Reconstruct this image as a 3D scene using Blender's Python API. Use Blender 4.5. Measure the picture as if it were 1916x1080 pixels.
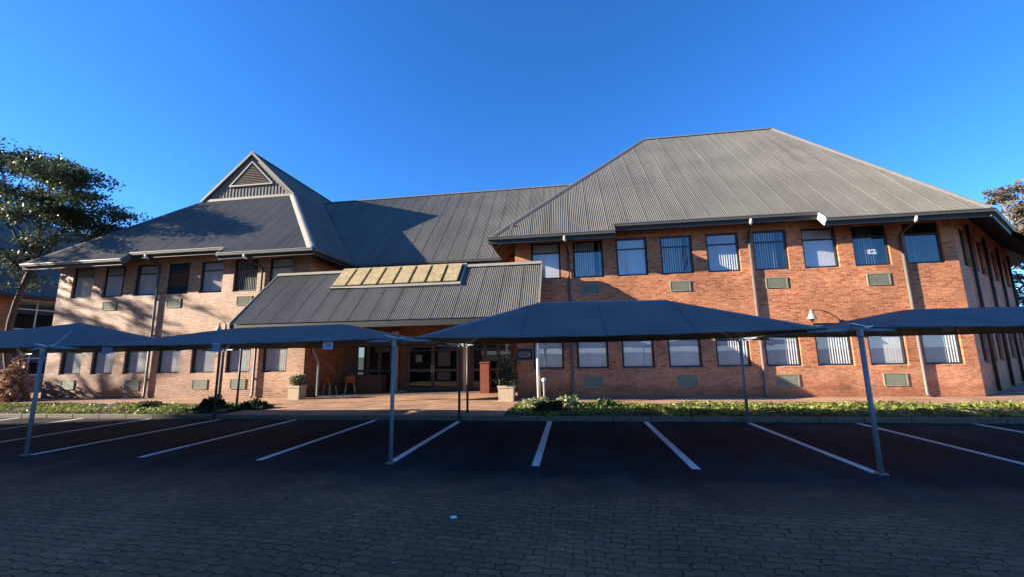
import bpy, bmesh, math, random
import numpy as np
from mathutils import Vector, Matrix
R = math.radians
for o in list(bpy.data.objects):
    bpy.data.objects.remove(o)
sc = bpy.context.scene
COL = sc.collection

# ------------------------------------------------------------------ camera
YAW, PITCH, ROLL = R(8.1055), R(9.196), R(-0.974)
fw0 = Vector((-math.sin(YAW), math.cos(YAW), 0)); rt0 = Vector((math.cos(YAW), math.sin(YAW), 0)); up0 = Vector((0, 0, 1))
fwd = fw0*math.cos(PITCH) + up0*math.sin(PITCH)
upv = up0*math.cos(PITCH) - fw0*math.sin(PITCH)
rt = rt0*math.cos(ROLL) + upv*math.sin(ROLL)
up = upv*math.cos(ROLL) - rt0*math.sin(ROLL)
cd = bpy.data.cameras.new('camera'); cam = bpy.data.objects.new('camera', cd); COL.objects.link(cam)
cd.sensor_width = 36; cd.lens = 36*764.07/1916; cd.clip_end = 3000; cd.clip_start = .05
M = Matrix((rt, up, -fwd)).transposed().to_4x4(); M.translation = (0, 0, 1.8); cam.matrix_world = M
sc.camera = cam

# ------------------------------------------------------------------ sky, sun, exposure
SUN = Vector((-3.68, -1.0, 1.29)).normalized()          # towards the sun
EL = math.asin(SUN.z); AZ = math.atan2(SUN.x, SUN.y)
w = bpy.data.worlds.new('World'); sc.world = w; w.use_nodes = True
nt = w.node_tree; nt.nodes.clear()
sky = nt.nodes.new('ShaderNodeTexSky'); sky.sky_type = 'NISHITA'; sky.sun_disc = False
sky.sun_elevation = EL; sky.sun_rotation = AZ; sky.ozone_density = 6.0; sky.air_density = 1.0; sky.dust_density = 0.3
sky.altitude = 1200
bgn = nt.nodes.new('ShaderNodeBackground'); bgn.inputs[1].default_value = 0.10
wo = nt.nodes.new('ShaderNodeOutputWorld')
hs = nt.nodes.new('ShaderNodeHueSaturation'); hs.inputs['Saturation'].default_value = 1.13
tn = nt.nodes.new('ShaderNodeMix'); tn.data_type = 'RGBA'; tn.blend_type = 'MULTIPLY'; tn.inputs[0].default_value = 1; tn.inputs[7].default_value = (.84, .86, .98, 1)
nt.links.new(sky.outputs[0], hs.inputs['Color']); nt.links.new(hs.outputs[0], tn.inputs[6]); nt.links.new(tn.outputs[2], bgn.inputs[0]); nt.links.new(bgn.outputs[0], wo.inputs[0])
sl = bpy.data.lights.new('sun', 'SUN'); sl.energy = 4.7; sl.angle = R(0.53); sl.color = (1.0, 0.87, 0.70)
so = bpy.data.objects.new('sun', sl); COL.objects.link(so)
so.rotation_euler = (-SUN).to_track_quat('-Z', 'Y').to_euler(); so.location = (-60, -20, 60)
sc.view_settings.view_transform = 'Standard'; sc.view_settings.look = 'None'
sc.view_settings.exposure = 1.78; sc.view_settings.gamma = 1

# ------------------------------------------------------------------ helpers
class MB:
    """collects faces; build() links them as one mesh object"""
    def __init__(s): s.v = []; s.f = []; s.uv = []; s.mi = []
    def poly(s, pts, uv=None, mi=0):
        i = len(s.v); s.v += [tuple(p) for p in pts]; s.f.append(tuple(range(i, i+len(pts))))
        s.uv.append(uv); s.mi.append(mi); return s
    def box(s, a, b, M=None, mi=0):
        x0, y0, z0 = a; x1, y1, z1 = b
        c = [Vector(p) for p in ((x0,y0,z0),(x1,y0,z0),(x1,y1,z0),(x0,y1,z0),(x0,y0,z1),(x1,y0,z1),(x1,y1,z1),(x0,y1,z1))]
        if M is not None: c = [M @ p for p in c]
        for q in ((0,1,5,4),(1,2,6,5),(2,3,7,6),(3,0,4,7),(4,5,6,7),(3,2,1,0)): s.poly([c[k] for k in q], mi=mi)
        return s
    def tube(s, pts, r, n=10, cap=True, mi=0):
        pts = [Vector(p) for p in pts]; rr = r if isinstance(r, (list, tuple)) else [r]*len(pts)
        rings = []; prev = None
        for i, p in enumerate(pts):
            t = (pts[min(i+1, len(pts)-1)] - pts[max(i-1, 0)]).normalized()
            if prev is None:
                a = t.cross(Vector((0,0,1)) if abs(t.z) < .9 else Vector((1,0,0))).normalized()
            else:
                a = (prev - t*prev.dot(t)).normalized()
            prev = a; b = t.cross(a)
            i0 = len(s.v)
            for k in range(n):
                an = 2*math.pi*k/n; s.v.append(tuple(p + (a*math.cos(an) + b*math.sin(an))*rr[i]))
            rings.append(i0)
        for i0, i1 in zip(rings, rings[1:]):
            for k in range(n):
                s.f.append((i0+k, i0+(k+1) % n, i1+(k+1) % n, i1+k)); s.uv.append(None); s.mi.append(mi)
        if cap:
            s.f.append(tuple(rings[0]+k for k in range(n))[::-1]); s.uv.append(None); s.mi.append(mi)
            s.f.append(tuple(rings[-1]+k for k in range(n))); s.uv.append(None); s.mi.append(mi)
        return s
    def lathe(s, c, prof, n=16, mi=0):
        i0 = len(s.v)
        for r, z in prof:
            for k in range(n):
                an = 2*math.pi*k/n; s.v.append((c[0]+r*math.cos(an), c[1]+r*math.sin(an), c[2]+z))
        for j in range(len(prof)-1):
            for k in range(n):
                a = i0+j*n; s.f.append((a+k, a+(k+1) % n, a+n+(k+1) % n, a+n+k)); s.uv.append(None); s.mi.append(mi)
        return s
    def build(s, name, mat, parent=None, smooth=False, bevel=0):
        me = bpy.data.meshes.new(name); me.from_pydata(s.v, [], s.f)
        for m in (mat if isinstance(mat, (list, tuple)) else [mat]): me.materials.append(m)
        if any(u is not None for u in s.uv):
            ul = me.uv_layers.new(name='UVMap')
            for p, u in zip(me.polygons, s.uv):
                if u:
                    for li, q in zip(p.loop_indices, u): ul.data[li].uv = q
        me.polygons.foreach_set('material_index', s.mi)
        if smooth: me.polygons.foreach_set('use_smooth', [True]*len(s.f))
        me.update()
        o = bpy.data.objects.new(name, me); COL.objects.link(o)
        if parent: o.parent = parent
        if bevel:
            b = bmesh.new(); b.from_mesh(me); bmesh.ops.remove_doubles(b, verts=b.verts, dist=1e-4)
            bmesh.ops.recalc_face_normals(b, faces=b.faces); b.to_mesh(me); b.free()
            md = o.modifiers.new('bevel', 'BEVEL'); md.width = bevel; md.segments = 2; md.limit_method = 'ANGLE'
        return o

def tag(o, label=None, cat=None, group=None, kind=None):
    if label: o['label'] = label
    if cat: o['category'] = cat
    if group: o['group'] = group
    if kind: o['kind'] = kind
    return o
def thing(name, label, cat, loc=(0,0,0), rz=0, group=None):
    o = bpy.data.objects.new(name, None); COL.objects.link(o); o.location = loc; o.rotation_euler.z = rz
    o.empty_display_size = .2
    return tag(o, label, cat, group)
def dup(root, loc, rz=0, label=None, parent=None):
    def cp(o, par):
        c = o.copy(); COL.objects.link(c)
        if par is not None: c.parent = par
        for ch in list(o.children): cp(ch, c)
        return c
    r = cp(root, parent); r.location = loc; r.rotation_euler = (0, 0, rz)
    if label: r['label'] = label
    return r
def leaf_mesh(name, pts, size, mat, rng, parent=None, flat=0.0, aspect=1.7):
    """many small leaf faces at the given points"""
    n = len(pts); P = np.asarray(pts, float)
    d = rng.normal(size=(n, 3)); d[:, 2] *= (1-flat); d /= np.linalg.norm(d, axis=1)[:, None]
    nn = rng.normal(size=(n, 3)); nn[:, 2] = np.abs(nn[:, 2]) + flat*2
    b = np.cross(nn, d); b /= np.linalg.norm(b, axis=1)[:, None]
    s = (size*rng.uniform(.6, 1.35, n))[:, None]
    l, w_ = d*s*aspect/2, b*s/2
    V = np.stack([P-l, P-w_*.9+l*.1, P+l, P+w_*.9+l*.1], 1).reshape(-1, 3)
    me = bpy.data.meshes.new(name); me.vertices.add(4*n); me.vertices.foreach_set('co', V.ravel())
    me.loops.add(4*n); me.loops.foreach_set('vertex_index', np.arange(4*n))
    me.polygons.add(n); me.polygons.foreach_set('loop_start', np.arange(0, 4*n, 4)); me.polygons.foreach_set('loop_total', np.full(n, 4))
    me.update(calc_edges=True); me.materials.append(mat)
    o = bpy.data.objects.new(name, me); COL.objects.link(o)
    if parent: o.parent = parent
    return o

# ------------------------------------------------------------------ materials
def newmat(name):
    m = bpy.data.materials.new(name); m.use_nodes = True
    t = m.node_tree; return m, t, t.nodes['Principled BSDF']
def N(t, typ, **kw):
    n = t.nodes.new(typ)
    for k, v in kw.items():
        if k in n.inputs: n.inputs[k].default_value = v
        else: setattr(n, k, v)
    return n
def ramp(t, src, stops):
    r = t.nodes.new('ShaderNodeValToRGB'); t.links.new(src, r.inputs[0])
    e = r.color_ramp.elements
    while len(e) < len(stops): e.new(.5)
    for q, (p, c) in zip(e, stops): q.position = p; q.color = (*c, 1) if len(c) == 3 else c
    return r
def mix(t, fac, a, b, typ='MIX'):
    m = t.nodes.new('ShaderNodeMix'); m.data_type = 'RGBA'; m.blend_type = typ
    for i, x in ((0, fac), (6, a), (7, b)):
        if hasattr(x, 'links'): t.links.new(x, m.inputs[i])
        else: m.inputs[i].default_value = (*x, 1) if isinstance(x, tuple) and len(x) == 3 else x
    return m.outputs[2]
def bump(t, b, h, strength=.3, dist=.02):
    n = t.nodes.new('ShaderNodeBump'); n.inputs['Strength'].default_value = strength; n.inputs['Distance'].default_value = dist
    t.links.new(h, n.inputs['Height']); t.links.new(n.outputs[0], b.inputs['Normal']); return n
def plain(name, col, rough=.6, var=.15, scale=4, metal=0, bumpy=0, spec=.5):
    m, t, b = newmat(name)
    tc = N(t, 'ShaderNodeTexCoord'); no = N(t, 'ShaderNodeTexNoise', Scale=scale, Detail=6, Roughness=.65)
    t.links.new(tc.outputs['Object'], no.inputs['Vector'])
    lo = tuple(c*(1-var) for c in col); hi = tuple(min(1, c*(1+var)) for c in col)
    r = ramp(t, no.outputs[0], [(.3, lo), (.7, hi)]); t.links.new(r.outputs[0], b.inputs['Base Color'])
    b.inputs['Roughness'].default_value = rough; b.inputs['Metallic'].default_value = metal
    b.inputs['Specular IOR Level'].default_value = spec
    if bumpy: bump(t, b, no.outputs[0], bumpy, .02)
    return m
def brick_mat(name, c1, c2, c3, mortar, bw=.235, bh=.086, mort=.010, spec=.5, rough=.7):
    m, t, b = newmat(name)
    uv = N(t, 'ShaderNodeUVMap', uv_map='UVMap')
    wob = N(t, 'ShaderNodeTexNoise', Scale=1.2, Detail=2)
    t.links.new(uv.outputs[0], wob.inputs['Vector'])
    bt = N(t, 'ShaderNodeTexBrick', Scale=1.0); bt.offset = .5
    bt.inputs['Brick Width'].default_value = bw; bt.inputs['Row Height'].default_value = bh
    bt.inputs['Mortar Size'].default_value = mort; bt.inputs['Mortar Smooth'].default_value = .4
    bt.inputs['Color1'].default_value = (0, 0, 0, 1); bt.inputs['Color2'].default_value = (1, 1, 1, 1); bt.inputs['Mortar'].default_value = (.5, .5, .5, 1)
    bt.inputs['Bias'].default_value = 0
    t.links.new(uv.outputs[0], bt.inputs['Vector'])
    r = ramp(t, bt.outputs['Color'], [(.0, c3), (.35, c1), (.7, c2), (1., c1)])
    n1 = N(t, 'ShaderNodeTexNoise', Scale=.55, Detail=5); t.links.new(uv.outputs[0], n1.inputs['Vector'])
    mp = N(t, 'ShaderNodeMapping'); mp.inputs['Scale'].default_value = (5, 16, 1); t.links.new(uv.outputs[0], mp.inputs[0])
    n2 = N(t, 'ShaderNodeTexNoise', Scale=1.0, Detail=4, Roughness=.7); t.links.new(mp.outputs[0], n2.inputs['Vector'])
    r1 = ramp(t, n1.outputs[0], [(.3, (.66, .63, .60)), (.7, (1.22, 1.2, 1.18))])
    r2 = ramp(t, n2.outputs[0], [(.3, (.48, .43, .40)), (.7, (1.42, 1.44, 1.44))])
    c = mix(t, bt.outputs['Fac'], r.outputs[0], mortar)
    su = N(t, 'ShaderNodeSeparateXYZ'); t.links.new(uv.outputs[0], su.inputs[0])
    ms_ = N(t, 'ShaderNodeTexNoise', Scale=1.6, Detail=5); t.links.new(uv.outputs[0], ms_.inputs['Vector'])
    ad_ = N(t, 'ShaderNodeMath', operation='MULTIPLY_ADD'); t.links.new(ms_.outputs[0], ad_.inputs[0]); ad_.inputs[1].default_value = -.9; t.links.new(su.outputs[1], ad_.inputs[2])
    st = ramp(t, ad_.outputs[0], [(-.0, (.62, .57, .52)), (.12, (1, 1, 1))])
    c = mix(t, .8, c, st.outputs[0], 'MULTIPLY')
    c = mix(t, 1.0, c, r1.outputs[0], 'MULTIPLY'); c = mix(t, .8, c, r2.outputs[0], 'MULTIPLY')
    t.links.new(c, b.inputs['Base Color']); b.inputs['Roughness'].default_value = rough
    b.inputs['Specular IOR Level'].default_value = spec
    inv = N(t, 'ShaderNodeMath', operation='SUBTRACT'); inv.inputs[0].default_value = 1; t.links.new(bt.outputs['Fac'], inv.inputs[1])
    ad = N(t, 'ShaderNodeMath', operation='MULTIPLY_ADD'); t.links.new(n2.outputs[0], ad.inputs[0]); ad.inputs[1].default_value = .9
    t.links.new(inv.outputs[0], ad.inputs[2])
    bump(t, b, ad.outputs[0], .55, .012)
    return m

MAT = {}
MAT['brick'] = brick_mat('red_face_brick', (.53, .185, .082), (.62, .25, .115), (.38, .115, .052), (.50, .28, .155))
MAT['brick_sunlit'] = brick_mat('sunlit_red_face_brick', (.44, .225, .13), (.51, .285, .175), (.34, .155, .09), (.48, .345, .24), spec=.6, rough=.6)  # same brick, paled: glancing sunlight on the left wing put into the colour
MAT['brick_plinth'] = brick_mat('smooth_plinth_brick', (.54, .235, .125), (.59, .28, .155), (.48, .195, .105), (.52, .29, .17), bw=.47, bh=.172, mort=.007)
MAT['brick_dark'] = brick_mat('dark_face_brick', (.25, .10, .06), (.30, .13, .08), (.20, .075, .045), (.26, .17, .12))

def roof_mat(name, col):
    m, t, b = newmat(name)
    tc = N(t, 'ShaderNodeTexCoord')
    n1 = N(t, 'ShaderNodeTexNoise', Scale=.5, Detail=5); t.links.new(tc.outputs['Object'], n1.inputs['Vector'])
    n2 = N(t, 'ShaderNodeTexNoise', Scale=9, Detail=4); t.links.new(tc.outputs['Object'], n2.inputs['Vector'])
    r1 = ramp(t, n1.outputs[0], [(.3, tuple(c*.86 for c in col)), (.7, tuple(c*1.1 for c in col))])
    r2 = ramp(t, n2.outputs[0], [(.3, (.86, .86, .86)), (.7, (1.1, 1.1, 1.1))])
    mp = N(t, 'ShaderNodeMapping'); mp.inputs['Scale'].default_value = (2.6, .22, .22); t.links.new(tc.outputs['Object'], mp.inputs[0])
    n3 = N(t, 'ShaderNodeTexNoise', Scale=1.0, Detail=5, Roughness=.7); t.links.new(mp.outputs[0], n3.inputs['Vector'])
    r3 = ramp(t, n3.outputs[0], [(.3, (.80, .78, .75)), (.5, (1, 1, 1)), (.72, (1.16, 1.15, 1.13))])
    cc = mix(t, 1., mix(t, 1., r1.outputs[0], r2.outputs[0], 'MULTIPLY'), r3.outputs[0], 'MULTIPLY')
    t.links.new(cc, b.inputs['Base Color'])
    b.inputs['Roughness'].default_value = .62; b.inputs['Specular IOR Level'].default_value = .3
    return m
MAT['roof'] = roof_mat('weathered_grey_sheeting', (.130, .126, .109))
MAT['cap'] = plain('pale_and_sunlit_flashing', (.26, .245, .21), .6, .12, 3)  # pale tone; on the left wing hip it carries sunlight in the colour
MAT['cap_dark'] = plain('grey_ridge_flashing', (.15, .142, .125), .6, .12, 3)
MAT['gutter'] = plain('grey_gutter_paint', (.10, .10, .09), .45, .1, 3)
MAT['gutter_sunlit'] = plain('sunlit_gutter_paint', (.18, .176, .158), .5, .1, 3)  # lit copy of the gutter paint: sun on the left wing put into colour
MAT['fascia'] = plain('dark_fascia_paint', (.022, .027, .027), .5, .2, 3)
MAT['white'] = plain('white_paint', (.74, .72, .67), .5, .08, 5)
MAT['cream'] = plain('cream_paint', (.55, .50, .40), .6, .1, 5)
MAT['pipe'] = plain('grey_beige_pipe', (.135, .125, .108), .5, .12, 5)
MAT['pipe_dark_and_shaded'] = plain('dark_brown_and_shaded_pipe', (.035, .028, .026), .6, .15, 5)  # real dark pipes on the splayed wall; painted eave shade on the bends
MAT['frame'] = plain('dark_window_frame', (.018, .022, .032), .4, .2, 8)
MAT['sill'] = plain('sill_brick', (.50, .30, .19), .8, .25, 9, bumpy=.3)
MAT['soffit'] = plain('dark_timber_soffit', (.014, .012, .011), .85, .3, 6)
MAT['rafter'] = plain('timber_rafter', (.20, .11, .07), .7, .25, 6)
MAT['clad'] = plain('weathered_timber_board', (.21, .195, .165), .8, .3, 7, bumpy=.3)
MAT['louvre'] = plain('dark_timber_louvre', (.085, .062, .048), .8, .35, 9)
MAT['steel'] = plain('galvanised_steel', (.20, .235, .255), .5, .15, 6, metal=.2)
MAT['steel_bright'] = plain('bright_galvanised_plate', (.62, .62, .60), .4, .1, 8, metal=.3)
MAT['post_brown'] = plain('brown_painted_post', (.075, .05, .042), .55, .2, 6)
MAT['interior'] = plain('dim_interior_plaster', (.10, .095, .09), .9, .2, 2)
MAT['kerb'] = plain('concrete_kerb', (.15, .13, .105), .85, .25, 6, bumpy=.3)
MAT['soil'] = plain('dark_garden_soil', (.045, .032, .022), .95, .4, 6, bumpy=.6)
MAT['terra'] = plain('pale_concrete_planter', (.52, .42, .30), .8, .15, 10, bumpy=.2)
MAT['bark'] = plain('grey_brown_bark', (.055, .046, .038), .9, .35, 12, bumpy=.8)
MAT['bark_pale'] = plain('pale_bark', (.24, .20, .155), .9, .3, 12, bumpy=.8)
MAT['orange'] = plain('rust_orange_plastic', (.36, .085, .035), .5, .12, 6)
MAT['black'] = plain('black_sheet', (.012, .012, .014), .5, .2, 6)
MAT['greyprint'] = plain('grey_print', (.22, .22, .23), .6, .1, 9)
MAT['plate'] = plain('pale_blue_plate', (.42, .52, .64), .5, .12, 9)
MAT['plate_dark'] = plain('weathered_blue_plate', (.17, .24, .34), .55, .2, 9)
MAT['navy_ink'] = plain('navy_lettering', (.03, .06, .13), .5, .1, 9)
MAT['paper'] = plain('white_paper', (.80, .80, .78), .8, .05, 9)
MAT['copper'] = plain('verdigris_lamp_metal', (.25, .31, .27), .5, .3, 14)

def leaf_mat(name, c1, c2, c3, sc_=1.2):
    m, t, b = newmat(name)
    g = N(t, 'ShaderNodeNewGeometry'); no = N(t, 'ShaderNodeTexNoise', Scale=sc_, Detail=3)
    t.links.new(g.outputs['Position'], no.inputs['Vector'])
    r = ramp(t, no.outputs[0], [(.28, c1), (.52, c2), (.75, c3)])
    ri = ramp(t, g.outputs['Random Per Island'], [(0, (.65, .65, .65)), (1, (1.35, 1.35, 1.35))])
    t.links.new(mix(t, 1., r.outputs[0], ri.outputs[0], 'MULTIPLY'), b.inputs['Base Color'])
    b.inputs['Roughness'].default_value = .5; b.inputs['Specular IOR Level'].default_value = .35
    tr = N(t, 'ShaderNodeBsdfTranslucent'); t.links.new(r.outputs[0], tr.inputs[0])
    ms = N(t, 'ShaderNodeMixShader'); ms.inputs[0].default_value = .28
    t.links.new(b.outputs[0], ms.inputs[1]); t.links.new(tr.outputs[0], ms.inputs[2])
    t.links.new(ms.outputs[0], t.nodes['Material Output'].inputs[0])
    return m
MAT['leaf'] = leaf_mat('olive_tree_leaves', (.038, .058, .03), (.066, .095, .047), (.13, .16, .08))
MAT['leaf_brown'] = leaf_mat('dry_brown_leaves', (.105, .082, .05), (.165, .135, .085), (.23, .195, .13))
MAT['leaf_green'] = leaf_mat('fresh_green_leaves', (.05, .085, .02), (.09, .14, .035), (.17, .22, .06))
MAT['cover'] = leaf_mat('ground_cover_leaves', (.08, .105, .025), (.20, .235, .052), (.34, .355, .11), 2.0)
MAT['leaf_pale'] = leaf_mat('pale_variegated_leaves', (.14, .17, .07), (.28, .30, .15), (.42, .42, .26), 5)
MAT['leaf_dark'] = leaf_mat('dark_shrub_leaves', (.018, .028, .012), (.03, .045, .018), (.05, .065, .028))
MAT['leaf_red'] = leaf_mat('reddish_shrub_leaves', (.24, .13, .08), (.38, .21, .13), (.48, .32, .20), 4)

def glass_mat(name, tint=(.96, .97, .98), boost=2.35):
    m, t, b = newmat(name); t.nodes.remove(b)
    ge = N(t, 'ShaderNodeNewGeometry'); dp = N(t, 'ShaderNodeVectorMath', operation='DOT_PRODUCT')
    t.links.new(ge.outputs['Normal'], dp.inputs[0]); t.links.new(ge.outputs['Incoming'], dp.inputs[1])
    ab = N(t, 'ShaderNodeMath', operation='ABSOLUTE'); t.links.new(dp.outputs['Value'], ab.inputs[0])
    om = N(t, 'ShaderNodeMath', operation='SUBTRACT'); om.inputs[0].default_value = 1; t.links.new(ab.outputs[0], om.inputs[1])
    pw = N(t, 'ShaderNodeMath', operation='POWER'); t.links.new(om.outputs[0], pw.inputs[0]); pw.inputs[1].default_value = 5
    f0 = ((boost-1)/(boost+1))**2
    fr = N(t, 'ShaderNodeMath', operation='MULTIPLY_ADD'); t.links.new(pw.outputs[0], fr.inputs[0]); fr.inputs[1].default_value = 1-f0; fr.inputs[2].default_value = f0
    tr = N(t, 'ShaderNodeBsdfTransparent'); tr.inputs[0].default_value = (*tint, 1)
    gl = N(t, 'ShaderNodeBsdfGlossy'); gl.inputs['Roughness'].default_value = .015
    tc = N(t, 'ShaderNodeTexCoord'); no = N(t, 'ShaderNodeTexNoise', Scale=.7, Detail=1); t.links.new(tc.outputs['Object'], no.inputs['Vector'])
    bm = N(t, 'ShaderNodeBump'); bm.inputs['Strength'].default_value = .05; bm.inputs['Distance'].default_value = .05
    t.links.new(no.outputs[0], bm.inputs['Height']); t.links.new(bm.outputs[0], gl.inputs['Normal'])
    ms = N(t, 'ShaderNodeMixShader'); t.links.new(fr.outputs[0], ms.inputs[0])
    t.links.new(tr.outputs[0], ms.inputs[1]); t.links.new(gl.outputs[0], ms.inputs[2])
    t.links.new(ms.outputs[0], t.nodes['Material Output'].inputs[0]); return m
MAT['glass'] = glass_mat('window_glass')
MAT['glass_dark'] = glass_mat('tinted_door_glass', (.35, .38, .40), 1.7)
MAT['blind'] = plain('pale_vertical_blind', (.66, .655, .63), .85, .06, 3)
MAT['skylight'] = plain('stained_fibreglass_pane', (.36, .28, .14), .5, .35, 7)
MAT['grille'] = plain('olive_grey_grille', (.25, .26, .185), .6, .2, 8)

def cloth_mat():
    m, t, b = newmat('navy_shade_cloth')
    tc = N(t, 'ShaderNodeTexCoord')
    n1 = N(t, 'ShaderNodeTexNoise', Scale=.9, Detail=5); t.links.new(tc.outputs['Object'], n1.inputs['Vector'])
    r = ramp(t, n1.outputs[0], [(.3, (.112, .106, .102)), (.7, (.150, .140, .132))])
    vo = N(t, 'ShaderNodeTexVoronoi', Scale=1.3); t.links.new(tc.outputs['Object'], vo.inputs['Vector'])
    sp = ramp(t, vo.outputs['Distance'], [(.0, (1, 1, 1)), (.028, (1, 1, 1)), (.034, (0, 0, 0))])
    n3 = N(t, 'ShaderNodeTexNoise', Scale=.6, Detail=1); t.links.new(tc.outputs['Object'], n3.inputs['Vector'])
    g = ramp(t, n3.outputs[0], [(.52, (0, 0, 0)), (.56, (1, 1, 1))])
    f = mix(t, 1., sp.outputs[0], g.outputs[0], 'MULTIPLY')
    t.links.new(mix(t, f, r.outputs[0], (.16, .18, .20)), b.inputs['Base Color'])
    b.inputs['Roughness'].default_value = .75; b.inputs['Specular IOR Level'].default_value = .3
    sx = N(t, 'ShaderNodeSeparateXYZ'); t.links.new(tc.outputs['Object'], sx.inputs[0])
    pp = N(t, 'ShaderNodeMath', operation='PINGPONG'); t.links.new(sx.outputs[0], pp.inputs[0]); pp.inputs[1].default_value = .75
    se = N(t, 'ShaderNodeMath', operation='LESS_THAN'); t.links.new(pp.outputs[0], se.inputs[0]); se.inputs[1].default_value = .025
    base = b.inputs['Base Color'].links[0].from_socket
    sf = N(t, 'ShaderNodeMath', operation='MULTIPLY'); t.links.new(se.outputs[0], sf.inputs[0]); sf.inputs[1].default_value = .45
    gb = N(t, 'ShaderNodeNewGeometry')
    t.links.new(mix(t, gb.outputs['Backfacing'], mix(t, sf.outputs[0], base, (.05, .05, .05)), (.022, .022, .025)), b.inputs['Base Color'])  # underside coloured near black: shade put in against light bounced off the ground
    wv = N(t, 'ShaderNodeTexNoise', Scale=2.2, Detail=2); t.links.new(tc.outputs['Object'], wv.inputs['Vector'])
    bump(t, b, wv.outputs[0], .35, .06)
    tr = N(t, 'ShaderNodeBsdfTransparent'); ms = N(t, 'ShaderNodeMixShader'); ms.inputs[0].default_value = .012
    t.links.new(b.outputs[0], ms.inputs[1]); t.links.new(tr.outputs[0], ms.inputs[2]); t.links.new(ms.outputs[0], t.nodes['Material Output'].inputs[0])
    return m
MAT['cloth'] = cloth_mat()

def car_park_mat():
    m, t, b = newmat('car_park_surface')
    g = N(t, 'ShaderNodeNewGeometry'); sx = N(t, 'ShaderNodeSeparateXYZ'); t.links.new(g.outputs['Position'], sx.inputs[0])
    def mth(op, a, b_=None, c=None):
        n = N(t, 'ShaderNodeMath', operation=op)
        for i, x in enumerate((a, b_, c)):
            if x is None: continue
            if hasattr(x, 'links'): t.links.new(x, n.inputs[i])
            else: n.inputs[i].default_value = x
        return n.outputs[0]
    wn = N(t, 'ShaderNodeTexNoise', Scale=.35, Detail=2); t.links.new(g.outputs['Position'], wn.inputs['Vector'])
    rot = N(t, 'ShaderNodeMapping'); rot.inputs['Rotation'].default_value = (0, 0, R(4)); t.links.new(g.outputs['Position'], rot.inputs[0])
    s2 = N(t, 'ShaderNodeSeparateXYZ'); t.links.new(rot.outputs[0], s2.inputs[0])
    wob = mth('MULTIPLY', mth('SUBTRACT', wn.outputs[0], .5), .8)
    x = mth('ADD', s2.outputs[0], wob); y = mth('ADD', s2.outputs[1], mth('MULTIPLY', wob, .6))
    PX, PY = .20, .105
    def tri(a, per, amp):
        return mth('MULTIPLY', mth('SINE', mth('MULTIPLY', a, 2*math.pi/per)), amp)
    jn = N(t, 'ShaderNodeTexNoise', Scale=9, Detail=3); t.links.new(g.outputs['Position'], jn.inputs['Vector'])
    jit = mth('MULTIPLY', mth('SUBTRACT', jn.outputs[0], .5), .05)
    u = mth('ADD', mth('ADD', x, tri(y, PY*2, .020)), jit); v = mth('ADD', mth('ADD', y, tri(x, PX, .011)), mth('MULTIPLY', jit, -.7))
    cb = N(t, 'ShaderNodeCombineXYZ'); t.links.new(u, cb.inputs[0]); t.links.new(v, cb.inputs[1])
    bt = N(t, 'ShaderNodeTexBrick', Scale=1.0); bt.offset = .5
    bt.inputs['Brick Width'].default_value = PX; bt.inputs['Row Height'].default_value = PY
    bt.inputs['Mortar Size'].default_value = .009; bt.inputs['Mortar Smooth'].default_value = 1.0
    bt.inputs['Color1'].default_value = (0, 0, 0, 1); bt.inputs['Color2'].default_value = (1, 1, 1, 1)
    t.links.new(cb.outputs[0], bt.inputs['Vector'])
    pc = ramp(t, bt.outputs['Color'], [(0, (.25, .115, .066)), (.5, (.29, .132, .074)), (1, (.36, .148, .082))])
    nb = N(t, 'ShaderNodeTexNoise', Scale=.45, Detail=6, Roughness=.6); t.links.new(g.outputs['Position'], nb.inputs['Vector'])
    nr = ramp(t, nb.outputs[0], [(.3, (.62, .64, .68)), (.7, (1.3, 1.24, 1.2))])
    paver = mix(t, 1., pc.outputs[0], nr.outputs[0], 'MULTIPLY')
    jo = N(t, 'ShaderNodeTexNoise', Scale=2.6, Detail=4); t.links.new(g.outputs['Position'], jo.inputs['Vector'])
    jr = N(t, 'ShaderNodeMapRange'); t.links.new(jo.outputs[0], jr.inputs[0]); jr.inputs[1].default_value = .38; jr.inputs[2].default_value = .62; jr.inputs[3].default_value = .25; jr.inputs[4].default_value = 1.0
    gap = mix(t, mth('MULTIPLY', bt.outputs['Fac'], jr.outputs[0]), paver, (.012, .012, .012))
    # scattered grit and petals
    vo = N(t, 'ShaderNodeTexVoronoi', Scale=3.2); t.links.new(g.outputs['Position'], vo.inputs['Vector'])
    sp = ramp(t, vo.outputs['Distance'], [(0, (1, 1, 1)), (.03, (1, 1, 1)), (.045, (0, 0, 0))])
    n3 = N(t, 'ShaderNodeTexNoise', Scale=1.1, Detail=2); t.links.new(g.outputs['Position'], n3.inputs['Vector'])
    gg = ramp(t, n3.outputs[0], [(.5, (0, 0, 0)), (.6, (.7, .7, .7))])
    f = mix(t, 1., sp.outputs[0], gg.outputs[0], 'MULTIPLY')
    gap = mix(t, f, gap, (.22, .19, .17))
    # asphalt of the bays
    na = N(t, 'ShaderNodeTexNoise', Scale=60, Detail=3); t.links.new(g.outputs['Position'], na.inputs['Vector'])
    ra = ramp(t, na.outputs[0], [(.3, (.026, .026, .028)), (.7, (.042, .042, .043))])
    asp = mix(t, 1., ra.outputs[0], nr.outputs[0], 'MULTIPLY')
    sm = N(t, 'ShaderNodeMapping'); sm.inputs['Scale'].default_value = (1.6, .12, 1); t.links.new(g.outputs['Position'], sm.inputs[0])
    sn = N(t, 'ShaderNodeTexNoise', Scale=1.0, Detail=4); t.links.new(sm.outputs[0], sn.inputs['Vector'])
    sr = ramp(t, sn.outputs[0], [(.35, (.7, .7, .7)), (.65, (1.25, 1.25, 1.25))])
    asp = mix(t, 1., asp, sr.outputs[0], 'MULTIPLY')
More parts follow.
